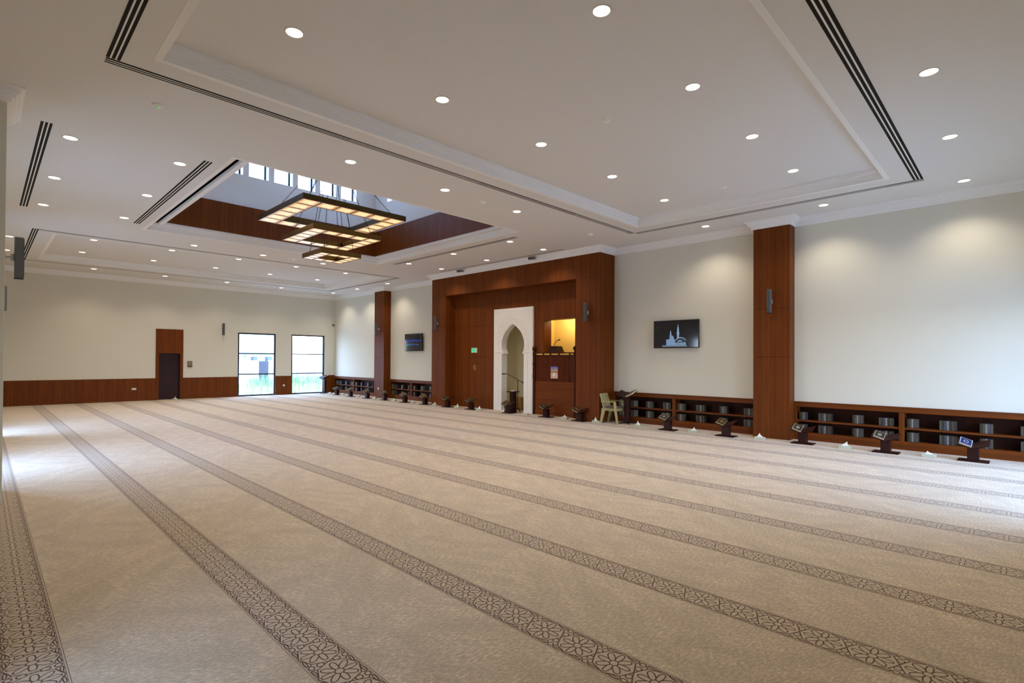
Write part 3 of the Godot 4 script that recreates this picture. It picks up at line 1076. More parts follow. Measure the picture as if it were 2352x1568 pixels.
func pilasters() -> void:
	for d in [[22.46, 23.25, "tall wood-clad pilaster between the two nearest bookcases, right of the television"], [5.55, 6.37, "far wood-clad pilaster left of the small television"]]:
		var o := thing("wood_pilaster", d[2], "pilaster")
		part("core", B(Vector3(d[0] + 0.02, 0, -0.2), Vector3(d[1] - 0.02, 4.9, 0.33)), M.carcass, o)
		for r in [[0.0, 1.88], [1.88, 3.0], [3.0, 4.87]]:
			part("panel", B(Vector3(d[0], r[0] + 0.0025, 0.325), Vector3(d[1], r[1] - 0.0025, 0.35), 0.003), M.wood, o)
			part("panel", B(Vector3(d[0], r[0] + 0.0025, 0.0), Vector3(d[0] + 0.025, r[1] - 0.0025, 0.3225)), M.wood, o)
			part("panel", B(Vector3(d[1] - 0.025, r[0] + 0.0025, 0.0), Vector3(d[1], r[1] - 0.0025, 0.3225)), M.wood, o)

# ---------------------------------------------------------------- bookshelves and books
func bookshelves() -> void:
	var gold := Color(0.40, 0.36, 0.25)
	var spines := []
	for s in [[Color(0.05, 0.06, 0.10), gold, false], [Color(0.06, 0.09, 0.30), Color(0.40, 0.39, 0.36), true], [Color(0.16, 0.14, 0.10), gold, true], [Color(0.07, 0.07, 0.07), Color(0.46, 0.43, 0.34), true], [Color(0.20, 0.19, 0.15), Color(0.72, 0.7, 0.62), true], [Color(0.05, 0.06, 0.12), Color(0.45, 0.42, 0.32), false]]:
		var m := mat(Color.WHITE, 0.55)
		m.albedo_texture = spine_texture(s[0], s[1], s[2])
		spines.append(m)
	var bays := [
		[23.25, 25.24, [[23.34, 4], [23.73, 7], [24.38, 5], [24.85, 7]], "bay beside the tall pilaster", true],
		[25.24, 27.2, [[25.32, 5], [25.83, 7], [26.42, 5], [26.97, 3]], "nearest bay at the right", true],
		[20.28, 22.46, [[20.36, 5], [20.88, 6], [21.50, 5], [22.10, 6]], "bay below the television", true],
		[18.38, 20.28, [[18.46, 3], [18.93, 4], [19.41, 5], [19.94, 6]], "bay behind the plastic chair", true],
		[8.03, 10.48, [[8.10, 4], [8.66, 4], [9.26, 4], [9.95, 4]], "bay left of the wood portal", false],
		[6.37, 8.03, [[6.42, 3], [6.75, 3], [7.18, 4], [7.72, 3]], "bay right of far pilaster", false],
		[3.05, 5.55, [[3.12, 4], [3.65, 3], [4.25, 4], [5.0, 3]], "bay left of far pilaster", false],
		[1.0, 3.05, [[1.1, 3], [1.55, 3], [2.1, 4], [2.7, 4]], "bay in the far corner", false]]
	rng.seed = 77
	for bay in bays:
		var x0: float = bay[0]
		var x1: float = bay[1]
		var near: bool = bay[4]
		var o := thing("bookcase", "low reddish wood bookcase built into the wall, " + bay[3], "bookcase")
		part("top_board", B(Vector3(x0, 0.75, -0.3), Vector3(x1, 0.865, 0.03), 0.004), M.wood_h, o)
		part("shelf", B(Vector3(x0 + 0.03, 0.415, -0.28), Vector3(x1 - 0.03, 0.45, 0.015), 0.003), M.wood_h, o)
		part("plinth", B(Vector3(x0, 0.0, -0.28), Vector3(x1, 0.17, 0.02), 0.003), M.wood_h, o)
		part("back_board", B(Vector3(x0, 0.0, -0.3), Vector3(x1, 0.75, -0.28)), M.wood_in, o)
		for x in [x0, x1 - 0.045]:
			part("upright", B(Vector3(x, 0.17, -0.28), Vector3(x + 0.045, 0.75, 0.02), 0.003), M.wood, o)
		for sh in [[0.45, "upper"], [0.17, "lower"]]:
			var ci := 0
			for g in bay[2]:
				var lean := rng.randf_range(0.88, 1.0)
				for k in g[1]:
					var th := 0.037
					var h := 0.19 * lean
					var xa: float = g[0] + k * th
					if xa + th > x1 - 0.05:
						break
					var bk := MB.new()
					var zf := -0.035
					bk.box(Vector3(0.0015, 0, -0.15), Vector3(th - 0.0015, h, -0.001))
					bk.quad(Vector3(0.001, h, 0), Vector3(th - 0.001, h, 0), Vector3(th - 0.001, 0, 0), Vector3(0.001, 0, 0))
					var pick: int = [0, 1, 2, 3, 4, 5][(k * 2 + ci * 3 + (k / 3)) % 6]
					var where := ("%s dark gilt-banded book, %s cluster, %s shelf, %s" % [ORD[k], ORD[ci], sh[1], bay[3]])
					var m := lone("book", bk, spines[pick], where, "book", "banded books on the low bookshelves")
					m.position = Vector3(xa, sh[0], zf)
				ci += 1

# ---------------------------------------------------------------- ceiling fittings
func downlights() -> void:
	var proto: Node3D = null
	var spec := []
	var zr := [2.78, 4.79, 6.82, 8.82, 10.80]
	for k in 5:
		spec.append([21.47, zr[k], 5.25, "%s from the mihrab wall in left row of nearest ceiling tray" % ORD[k], "downlights in the nearest ceiling tray"])
		if k < 4:
			spec.append([24.02, zr[k], 5.25, "%s from the mihrab wall in right row of nearest ceiling tray" % ORD[k], "downlights in the nearest ceiling tray"])
		spec.append([4.84, zr[k], 5.25, "%s from the mihrab wall in far row of distant ceiling tray" % ORD[k], "downlights in the distant ceiling tray"])
		spec.append([7.39, zr[k], 5.25, "%s from the mihrab wall in near row of distant ceiling tray" % ORD[k], "downlights in the distant ceiling tray"])
	var z3 := [0.74, 3.29, 5.65]
	for k in 3:
		spec.append([26.25, z3[k], H, "%s from the mihrab wall along the right edge of the ceiling" % ORD[k], "downlights along the right edge"])
	var z4 := [0.86, 3.4, 5.71, 7.98, 10.22]
	for k in 5:
		spec.append([2.5, z4[k], H, "%s from the mihrab wall along the far end wall" % ORD[k], "downlights along the far end wall"])
	for d in [[24.03, "near tray, right of the tall pilaster"], [21.5, "near tray, left of the tall pilaster"], [4.75, "distant tray, left of far pilaster"], [7.35, "distant tray, right of far pilaster"]]:
		spec.append([d[0], 0.8, H, "close to the mihrab wall, " + d[1], "downlights beside the mihrab wall"])
	for k in 3:
		spec.append([19.04, [4.86, 6.86, 8.84][k], H, "%s from the mihrab wall between lantern and nearest tray" % ORD[k], "downlights between lantern and nearest tray"])
		spec.append([9.81, [4.89, 6.87, 8.8][k], H, "%s from the mihrab wall between lantern and distant tray" % ORD[k], "downlights between lantern and distant tray"])
		for r in [[1.48, "row next to the portal cornice"], [2.88, "row nearer the lantern"], [10.79, "row behind the lantern"], [12.2, "rearmost row"]]:
			spec.append([[12.0, 14.41, 16.87][k], r[0], H, "%s from the far end, %s" % [ORD[k], r[1]], "downlights before and behind the lantern"])
	spec.append([7.39, 12.6, H, "nearer of two behind the distant ceiling tray", "downlights behind the distant tray"])
	spec.append([4.83, 12.6, H, "farther of two behind the distant ceiling tray", "downlights behind the distant tray"])
	for s in spec:
		var at := Vector3(s[0], s[2], s[1])
		if proto == null:
			proto = thing("downlight", "round recessed downlight, " + s[3], "downlight", at, 0.0, s[4])
			var rg := MB.new()
			rg.lathe([Vector2(0.083, -0.0035), Vector2(0.086, -0.008), Vector2(0.098, -0.007), Vector2(0.102, 0.0)], 24)
			part("trim_ring", rg, M.lamp_ring, proto)
			var ls := MB.new()
			for i in 24:
				var a := TAU * i / 24.0
				var b := TAU * (i + 1) / 24.0
				ls.tri(Vector3(0, -0.003, 0), Vector3(cos(b), 0, sin(b)) * 0.084 + Vector3(0, -0.003, 0), Vector3(cos(a), 0, sin(a)) * 0.084 + Vector3(0, -0.003, 0))
			part("lens", ls, M.lamp, proto)
			var sp := SpotLight3D.new()
			sp.name = "lamp_light"
			sp.position = Vector3(0, -0.03, 0)
			sp.rotation.x = -PI / 2
			sp.spot_angle = 62.0
			sp.spot_angle_attenuation = 0.75
			sp.light_color = Color(1.0, 0.94, 0.85)
			sp.light_energy = LAMP
			sp.light_size = 0.07
			sp.spot_range = 20.0
			sp.spot_attenuation = 2.0
			sp.shadow_enabled = true
			proto.add_child(sp)
		else:
			copy(proto, "round recessed downlight, " + s[3], at, 0.0, s[4])

# three-slot air diffuser along x (length lx) or z
func diffuser(label: String, x0: float, z0: float, x1: float, z1: float, shut: Array) -> void:
	var o := thing("linear_diffuser", label, "air diffuser", Vector3(x0, H, z0), 0.0, "linear slot diffusers in the ceiling")
	var dx := x1 - x0
	var dz := z1 - z0
	var along_x := absf(dx) > absf(dz)
	var length := absf(dx) if along_x else absf(dz)
	var wide := absf(dz) if along_x else absf(dx)
	var edges := [0.0, 0.25, 0.375, 0.625, 0.75, 1.0]
	for k in 5:
		var a: float = edges[k] * wide
		var b: float = edges[k + 1] * wide
		if k % 2 == 0:
			# dark slot, with the closed stretches lighter
			var cuts := [0.0]
			for s in shut:
				cuts.append_array(s)
			cuts.append(length)
			for i in cuts.size() - 1:
				var m: Material = M.slot if i % 2 == 0 else M.slot_shut
				var lo := Vector3(cuts[i], -0.003, a) if along_x else Vector3(a, -0.003, cuts[i])
				var hi := Vector3(cuts[i + 1], 0.0, b) if along_x else Vector3(b, 0.0, cuts[i + 1])
				part("slot", B(lo, hi), m, o)
		else:
			var lo := Vector3(0, -0.005, a) if along_x else Vector3(a, -0.005, 0)
			var hi := Vector3(length, 0.0, b) if along_x else Vector3(b, 0.0, length)
			part("blade", B(lo, hi), M.trim, o)

func ceiling_fittings() -> void:
	downlights()
	var w := 0.125
	# round the nearest tray
	diffuser("long slot diffuser on the left side of nearest tray", 19.76, 1.38, 19.76 + w, 12.18, [[0.3, 2.45], [5.3, 7.9]])
	diffuser("long slot diffuser on the mihrab side of nearest tray", 19.90, 1.25, 25.74, 1.25 + w, [[2.6, 5.3]])
	diffuser("long slot diffuser on the right side of nearest tray", 25.60, 1.39, 25.74, 12.18, [])
	diffuser("slot diffuser on the rear side of nearest tray", 19.90, 12.06, 25.60, 12.06 + w, [])
	# round the distant tray
	diffuser("long slot diffuser on the far side of distant tray", 3.0, 1.4, 3.0 + w, 12.1, [[1.0, 6.0]])
	diffuser("slot diffuser on the mihrab side of distant tray", 3.0, 1.26, 9.06, 1.26 + w, [])
	diffuser("long slot diffuser on the near side of distant tray", 8.92, 1.4, 8.92 + w, 12.1, [[2.0, 5.5]])
	diffuser("slot diffuser on the rear side of distant tray", 3.0, 12.1, 9.06, 12.1 + w, [])
	# before and behind the lantern
	diffuser("short slot diffuser just behind the lantern", 11.57, 10.42, 17.33, 10.42 + w, [])
	diffuser("short slot diffuser farthest behind the lantern", 11.54, 12.43, 17.30, 12.43 + w, [])
	diffuser("short slot diffuser between lantern and portal", 11.50, 3.06, 17.35, 3.06 + w, [])
	diffuser("pale slot diffuser directly over the portal cornice", 11.45, 1.03, 17.31, 1.11, [[0.05, 5.8]])
	# detectors and sprinklers
	var proto: Node3D = null
	for d in [[19.02, 11.53, H, "left of nearest tray, closest to the camera", true], [22.72, 6.82, 5.25, "in the middle of nearest tray", true], [22.74, 2.76, 5.25, "at the mihrab end of nearest tray", false], [19.02, 5.85, H, "left of nearest tray, halfway along", false], [19.01, 2.07, H, "left of nearest tray, close to the portal", false], [9.94, 5.95, H, "beside the distant tray, behind the chandelier", false]]:
		var at := Vector3(d[0], d[2], d[1])
		var o: Node3D
		if proto == null:
			o = thing("smoke_detector", "small white smoke detector " + d[3], "detector", at, 0.0, "ceiling detectors")
			proto = o
			var b := MB.new()
			b.lathe([Vector2(0.0, -0.045), Vector2(0.03, -0.044), Vector2(0.04, -0.03), Vector2(0.062, -0.022), Vector2(0.07, 0.0)], 20)
			part("body", b, M.trim, o)
			part("indicator", B(Vector3(0.03, -0.05, -0.004), Vector3(0.038, -0.036, 0.004)), glow(Color(0.2, 0.9, 0.4), 0.8), o)
		else:
			o = copy(proto, "small white smoke detector " + d[3], at, 0.6, "ceiling detectors")

func chandelier() -> void:
	var c := Vector3(14.43, 0, 6.87)
	var o := thing("tiered_chandelier", "three-tier square bronze chandelier with glowing marbled panes hanging in the lantern", "chandelier", c)
	var hub := 7.0
	for tr in [[5.29, 1.33, 6, 0.13], [4.79, 0.90, 5, 0.12], [4.335, 0.53, 4, 0.115]]:
		var y: float = tr[0]
		var r: float = tr[1]
		var n: int = tr[2]
		var h: float = tr[3]
		var cell := 2.0 * r / n
		var t := 0.012
		var ri := r - cell
		var f := MB.new()
		for s in [-1.0, 1.0]:
			f.box(Vector3(-r, y, minf(s * r, s * (r - t))), Vector3(r, y + h, maxf(s * r, s * (r - t))))
			f.box(Vector3(minf(s * r, s * (r - t)), y, -r + t), Vector3(maxf(s * r, s * (r - t)), y + h, r - t))
			f.box(Vector3(-ri - t, y, minf(s * ri, s * (ri + t))), Vector3(ri + t, y + h, maxf(s * ri, s * (ri + t))))
			f.box(Vector3(minf(s * ri, s * (ri + t)), y, -ri), Vector3(maxf(s * ri, s * (ri + t)), y + h, ri))
		# lid, so that the light goes down
		f.box(Vector3(-r + t, y + h - 0.01, -r + t), Vector3(r - t, y + h, -ri - t))
		f.box(Vector3(-r + t, y + h - 0.01, ri + t), Vector3(r - t, y + h, r - t))
		f.box(Vector3(-r + t, y + h - 0.01, -ri - t), Vector3(-ri - t, y + h, ri + t))
		f.box(Vector3(ri + t, y + h - 0.01, -ri - t), Vector3(r - t, y + h, ri + t))
		var fr := part("tier_frame", f, M.bronze, o)
		for i in n:
			for j in n:
				if i > 0 and i < n - 1 and j > 0 and j < n - 1:
					continue
				var a := Vector3(-r + i * cell, y + 0.004, -r + j * cell)
				var g := 0.009
				var x0 := a.x + g
				var x1 := a.x + cell - g
				var z0 := a.z + g
				var z1 := a.z + cell - g
				var q := MB.new()
				q.quad(Vector3(x0, a.y, z0), Vector3(x0, a.y, z1), Vector3(x1, a.y, z1), Vector3(x1, a.y, z0))
				q.box(Vector3(x0, a.y + 0.001, z0), Vector3(x1, a.y + 0.008, z1))
				part("glass_panel", q, M.pane, fr)
		# glazing bars
		var gb := MB.new()
		for i in range(1, n):
			for j in [0, n - 1]:
				var p := -r + i * cell
				var q0: float = -r + j * cell
				gb.box(Vector3(p - 0.008, y, q0), Vector3(p + 0.008, y + 0.012, q0 + cell))
				gb.box(Vector3(q0, y, p - 0.008), Vector3(q0 + cell, y + 0.012, p + 0.008))
		part("glazing_bar", gb, M.bronze, fr)
		# light of the panes, just below each side
		for s in 4:
			var al := AreaLight3D.new()
			al.name = "pane_light"
			al.area_size = Vector2(2.0 * r - cell, cell * 0.8)
			var mid := r - cell / 2.0
			al.position = Vector3([0.0, 0.0, mid, -mid][s], y - 0.02, [mid, -mid, 0.0, 0.0][s])
			al.rotation = Vector3(-PI / 2, PI / 2 if s > 1 else 0.0, 0)
			al.light_color = Color(1.0, 0.82, 0.58)
			al.light_energy = 0.5 * r
			al.area_range = 20.0
			al.shadow_enabled = true
			o.add_child(al, true)
		for sx in [-1.0, 1.0]:
			for sz in [-1.0, 1.0]:
				var m := r - cell * 0.5
				part("chain", chain_mesh(Vector3(sx * m, y + h - 0.01, sz * m), Vector3(sx * 0.1, hub, sz * 0.1)), M.chain, o)
	var hb := MB.new()
	hb.lathe([Vector2(0.0, hub - 0.04), Vector2(0.17, hub - 0.03), Vector2(0.17, hub + 0.03), Vector2(0.03, hub + 0.08), Vector2(0.02, 8.33), Vector2(0.12, 8.34), Vector2(0.12, 8.4)], 20)
	part("hub", hb, M.bronze, o)

func chain_mesh(a: Vector3, b: Vector3) -> MB:
	var m := MB.new()
	var n := int(a.distance_to(b) / 0.075)
	var d := (b - a) / n
	var e := d.normalized().cross(Vector3.RIGHT).normalized()
	var g := d.normalized().cross(e)
	for i in n:
		var p := a + d * i
		var s := e if i % 2 == 0 else g
		m.tube([p - d * 0.08, p + d * 0.25 + s * 0.014, p + d * 0.75 + s * 0.009, p + d * 1.08], 0.0042, 4, false)
		m.tube([p - d * 0.08, p + d * 0.25 - s * 0.014, p + d * 0.75 - s * 0.009, p + d * 1.08], 0.0042, 4, false)
	return m

# ---------------------------------------------------------------- wall fittings
func wall_fittings() -> void:
	# televisions
	for d in [[20.37, 2.49, night_texture(), 0.95, "flat television showing a lit building with two towers at night", 0.0], [8.30, 2.5, script_texture(), 0.8, "flat television showing two lines of blue script, left of the portal", 0.0]]:
		var o := thing("television", d[4], "television", Vector3(d[0], d[1], 0.0))
		var bz := MB.new()
		bz.cbox(Vector3(-0.645, -0.372, 0.06), Vector3(0.645, 0.372, 0.105), 0.006)
		part("casing", bz, M.black, o)
		var sc := MB.new()
		sc.quad(Vector3(-0.63, 0.357, 0.1056), Vector3(0.63, 0.357, 0.1056), Vector3(0.63, -0.352, 0.1056), Vector3(-0.63, -0.352, 0.1056))
		var gm := glow(Color.WHITE, d[3], d[2])
		gm.roughness = 0.08
		part("screen", sc, gm, o)
		part("bracket", B(Vector3(-0.2, -0.15, 0.0), Vector3(0.2, 0.15, 0.06)), M.black, o)
	# column loudspeakers: (position of the fixing, direction out, turn of the cabinet)
	var proto: Node3D = null
	for d in [[Vector3(22.86, 3.15, 0.35), 0.0, "grey column loudspeaker on the tall pilaster right of the television"], [Vector3(17.98, 3.16, 0.75), 0.0, "grey column loudspeaker on the right jamb of the wood portal"], [Vector3(10.86, 3.16, 0.75), 0.0, "grey column loudspeaker on the left jamb of the wood portal"], [Vector3(5.95, 3.15, 0.35), 0.0, "grey column loudspeaker on the far wood pilaster"], [Vector3(XL, 3.09, 5.42), PI / 2, "grey column loudspeaker on the end wall beside the left window"], [Vector3(17.72, 3.06, 12.91), PI, "large grey column loudspeaker at the left edge, on the nearest pier"], [Vector3(11.13, 3.06, 12.91), PI, "grey column loudspeaker at left edge, on the second pier"]]:
		if proto == null:
			proto = thing("column_loudspeaker", d[2], "loudspeaker", d[0], d[1], "column loudspeakers")
			var bp := MB.new()
			bp.cbox(Vector3(-0.03, -0.05, 0.0), Vector3(0.03, 0.05, 0.015), 0.004)
			bp.tube([Vector3(0, 0, 0.01), Vector3(0, 0, 0.09)], 0.013, 8)
			bp.tube([Vector3(0, 0.045, 0.082), Vector3(0, -0.045, 0.082)], 0.02, 10)
			part("bracket", bp, M.silver, proto)
			var cab := MB.new()
			cab.cbox(Vector3(-0.045, -0.268, 0.095), Vector3(0.045, 0.268, 0.185), 0.01)
			part("cabinet", cab, M.grey_metal, proto)
			part("grille", B(Vector3(-0.038, -0.25, 0.1845), Vector3(0.038, 0.25, 0.189), 0.002), M.grill, proto)
			part("end_cap", B(Vector3(-0.046, -0.274, 0.093), Vector3(0.046, -0.266, 0.187), 0.003), M.black, proto)
		else:
			copy(proto, d[2], d[0], d[1], "column loudspeakers")
	# security cameras on the portal cornice
	var cam0: Node3D = null
	for d in [[12.62, "left of the two white security cameras on the portal cornice"], [16.12, "right of the two white security cameras on the portal cornice"]]:
		if cam0 == null:
			cam0 = thing("security_camera", d[1], "camera", Vector3(d[0], 5.0, 0.91), 0.0, "cornice security cameras")
			var mt := MB.new()
			mt.lathe([Vector2(0.05, 0.02), Vector2(0.05, 0.05)], 16)
			mt.tube([Vector3(0, 0.04, 0), Vector3(0, -0.02, 0.06), Vector3(-0.05, -0.03, 0.1)], 0.014)
			part("mount", mt, M.white, cam0)
			var bd := MB.new()
			bd.cbox(Vector3(-0.045, -0.04, -0.13), Vector3(0.045, 0.04, 0.12), 0.012, Transform3D(Basis(Vector3.UP, -0.35) * Basis(Vector3.RIGHT, 0.15), Vector3(-0.09, -0.035, 0.13)))
			part("housing", bd, M.grey_metal, cam0)
			var gl := MB.new()
			gl.cbox(Vector3(-0.04, -0.036, 0.119), Vector3(0.04, 0.036, 0.124), 0.002, Transform3D(Basis(Vector3.UP, -0.35) * Basis(Vector3.RIGHT, 0.15), Vector3(-0.09, -0.035, 0.13)))
			part("lens", gl, M.black, cam0)
		else:
			copy(cam0, d[1], Vector3(d[0], 5.0, 0.91), 0.0, "cornice security cameras")
	var dc := thing("dome_camera", "small dome camera in the far corner above the windows", "camera", Vector3(XL, 3.62, 0.12), PI / 2)
	var db := MB.new()
	db.cbox(Vector3(-0.05, -0.04, 0.0), Vector3(0.05, 0.05, 0.1), 0.01)
	part("base", db, M.white, dc)
	var ds := MB.new()
	ds.lathe([Vector2(0.0, -0.11), Vector2(0.035, -0.1), Vector2(0.055, -0.07), Vector2(0.06, -0.04)], 16, Transform3D(Basis(), Vector3(0, 0, 0.07)))
	part("dome", ds, M.black, dc)
	# plates and sockets
	for d in [[Vector3(XL + 0.025, 0.495, 8.71), PI / 2, 0.16, 0.075, "white double socket on the end wall dado left of the door"], [Vector3(XL + 0.025, 0.455, 2.655), PI / 2, 0.09, 0.09, "white socket on the dado between the two windows"], [Vector3(5.93, 0.43, 0.35), 0.0, 0.10, 0.10, "white socket low on the far wood pilaster"]]:
		var o := thing("socket", d[4], "socket", d[0], d[1])
		part("plate", B(Vector3(-d[2] / 2, -d[3] / 2, 0), Vector3(d[2] / 2, d[3] / 2, 0.012), 0.003), M.white, o)
		part("insert", B(Vector3(-d[2] / 4, -d[3] / 4, 0.011), Vector3(d[2] / 4, d[3] / 4, 0.014), 0.001), M.lamp_ring, o)
	var it := thing("wall_unit", "square grey wall unit with dark lower strip right of the end door", "control panel", Vector3(XL, 1.515, 6.715), PI / 2)
	part("case", B(Vector3(-0.095, -0.08, 0), Vector3(0.095, 0.13, 0.04), 0.006), mat(Color(0.52, 0.48, 0.38), 0.6), it)
	part("strip", B(Vector3(-0.095, -0.13, 0), Vector3(0.095, -0.08, 0.042), 0.004), M.grill, it)

# ---------------------------------------------------------------- floor furniture
func book_on(parent_at: Transform3D, cover: Material, label: String, size := Vector3(0.17, 0.032, 0.24)) -> void:
	var o := thing("display_book", label, "book")
	o.transform = parent_at
	part("page_block", B(Vector3(-size.x / 2 + 0.006, 0.004, -size.z / 2 + 0.005), Vector3(size.x / 2 - 0.004, size.y - 0.004, size.z / 2 - 0.005)), M.page, o)
	part("back_cover", B(Vector3(-size.x / 2, 0, -size.z / 2), Vector3(size.x / 2, 0.004, size.z / 2)), M.binding, o)
	var f := MB.new()
	f.box(Vector3(-size.x / 2, size.y - 0.004, -size.z / 2), Vector3(size.x / 2, size.y - 0.0003, size.z / 2))
	f.quad(Vector3(-size.x / 2, size.y, -size.z / 2), Vector3(size.x / 2, size.y, -size.z / 2), Vector3(size.x / 2, size.y, size.z / 2), Vector3(-size.x / 2, size.y, size.z / 2))
	part("front_cover", f, cover, o)

func lecterns() -> void:
	var spots := [[2.89, 0.81], [4.33, 0.86], [5.88, 0.88], [7.27, 0.84], [8.85, 0.87], [10.19, 0.84], [11.66, 0.88], [12.96, 0.85], [14.77, 0.77], [16.41, 0.77], [17.78, 0.86], [20.51, 0.77], [21.99, 0.75], [23.60, 0.62], [25.08, 0.65], [26.36, 0.57]]
	var names := ["first lectern from the far corner", "second lectern from the far corner", "third lectern from the far corner", "fourth lectern from far corner, before the pilaster", "fifth lectern from far corner, before small television", "sixth lectern from far corner, left of the portal", "lectern before the portal's left jamb", "lectern before the flush panel door", "lectern standing in front of the mihrab niche", "lectern in front of the pulpit", "lectern before the portal's right jamb", "lectern below the television's left side", "lectern just left of the tall pilaster", "lectern just right of the tall pilaster", "lectern second from the right", "rightmost lectern, nearest the camera"]
	var covers := {}
	var gold := Color(0.62, 0.46, 0.2)
	for k in [["gold", Color(0.07, 0.05, 0.05), gold, Color(0.68, 0.42, 0.16)], ["olive", Color(0.16, 0.12, 0.07), Color(0.42, 0.33, 0.18), Color(0.45, 0.38, 0.25)], ["black", Color(0.05, 0.05, 0.06), Color(0.66, 0.62, 0.52), Color(0.68, 0.55, 0.38)], ["blue", Color(0.045, 0.06, 0.30), Color(0.74, 0.75, 0.8), Color(0.08, 0.08, 0.2)]]:
		var m := mat(Color.WHITE, 0.45)
		m.albedo_texture = cover_texture(k[1], k[2], k[3])
		covers[k[0]] = m
	var kinds := ["olive", "gold", "gold", "gold", "gold", "gold", "olive", "olive", "gold", "olive", "gold", "black", "gold", "black", "black", "blue"]
	var proto: Node3D = null
	var tilt := 0.36
	for i in spots.size():
		var at := Vector3(spots[i][0], 0, spots[i][1])
		var turn: float = [0.05, 0.0, 0.03, -0.04, 0.04, 0.0, 0.06, 0.02, 0.1, 0.0, 0.05, 0.03, -0.03, 0.02, 0.0, -0.02][i]
		var label: String = "dark V-topped floor " + names[i]
		if proto == null:
			proto = thing("floor_lectern", label, "lectern", at, turn, "floor lecterns along the mihrab wall")
			part("base_plate", B(Vector3(-0.215, 0.0, -0.14), Vector3(0.215, 0.022, 0.14), 0.004), M.dark_wood_h, proto)
			part("post", B(Vector3(-0.082, 0.022, -0.075), Vector3(0.082, 0.25, 0.075), 0.004), M.dark_wood, proto)
			for s in [-1.0, 1.0]:
				var wg := MB.new()
				var xf := Transform3D(Basis(Vector3.RIGHT, 0.33) * Basis(Vector3.BACK, s * tilt), Vector3(0, 0.262, 0))
				var lo := Vector3(minf(0, s * 0.24), 0.0, -0.13)
				var hi := Vector3(maxf(0, s * 0.24), 0.022, 0.13)
				wg.cbox(lo, hi, 0.004, xf)
				part("book_wing", wg, M.dark_wood_h, proto)
		else:
			copy(proto, label, at, turn, "floor lecterns along the mihrab wall")
		var base := Transform3D(Basis(Vector3.UP, turn), at)
		var wing := Transform3D(Basis(Vector3.RIGHT, 0.33) * Basis(Vector3.BACK, -tilt), Vector3(0, 0.262, 0)) * Transform3D(Basis(), Vector3(-0.122, 0.0225, 0.0))
		book_on(base * wing, covers[kinds[i]], "%s-patterned display book lying on the %s" % [kinds[i], names[i]], Vector3(0.19, 0.03, 0.25))
	# taller reading stand beside the chair
	var tl := thing("reading_stand", "tall dark reading stand with star base beside the plastic chair", "lectern", Vector3(19.05, 0, 0.36), 0.0)
	stand_parts(tl)
	book_on(Transform3D(Basis(), Vector3(19.05, 0, 0.36)) * Transform3D(Basis(Vector3.RIGHT, 0.36) * Basis(Vector3.BACK, 0.4), Vector3(0, 0.76, 0)) * Transform3D(Basis(), Vector3(0.19, 0.0225, 0.0)), covers["olive"], "large gilt-patterned book on the tall reading stand beside the chair", Vector3(0.24, 0.04, 0.33))
	var t2 := copy(tl, "tall reading stand silhouetted against the far window by the corner", Vector3(1.55, 0, 0.80), 0.0)
	book_on(t2.transform * Transform3D(Basis(Vector3.RIGHT, 0.36) * Basis(Vector3.BACK, 0.4), Vector3(0, 0.76, 0)) * Transform3D(Basis(), Vector3(0.17, 0.0225, 0.0)), covers["olive"], "dark book on the tall stand by the far window", Vector3(0.2, 0.035, 0.28))

func stand_parts(o: Node3D) -> void:
	part("post", B(Vector3(-0.085, 0.05, -0.055), Vector3(0.085, 0.74, 0.055), 0.005), M.dark_wood, o)
	for k in 4:
		var a := PI / 4 + PI / 2 * k
		var f := MB.new()
		f.tube([Vector3(0, 0.045, 0), Vector3(cos(a) * 0.12, 0.035, sin(a) * 0.12), Vector3(cos(a) * 0.24, 0.012, sin(a) * 0.24)], [0.03, 0.022, 0.012], 8)
		part("foot", f, M.black, o)
	for s in [-1.0, 1.0]:
		var wg := MB.new()
		wg.cbox(Vector3(minf(0, s * 0.29), 0.0, -0.16), Vector3(maxf(0, s * 0.29), 0.022, 0.16), 0.004, Transform3D(Basis(Vector3.RIGHT, 0.36) * Basis(Vector3.BACK, s * 0.4), Vector3(0, 0.76, 0)))
		part("book_wing", wg, M.dark_wood_h, o)

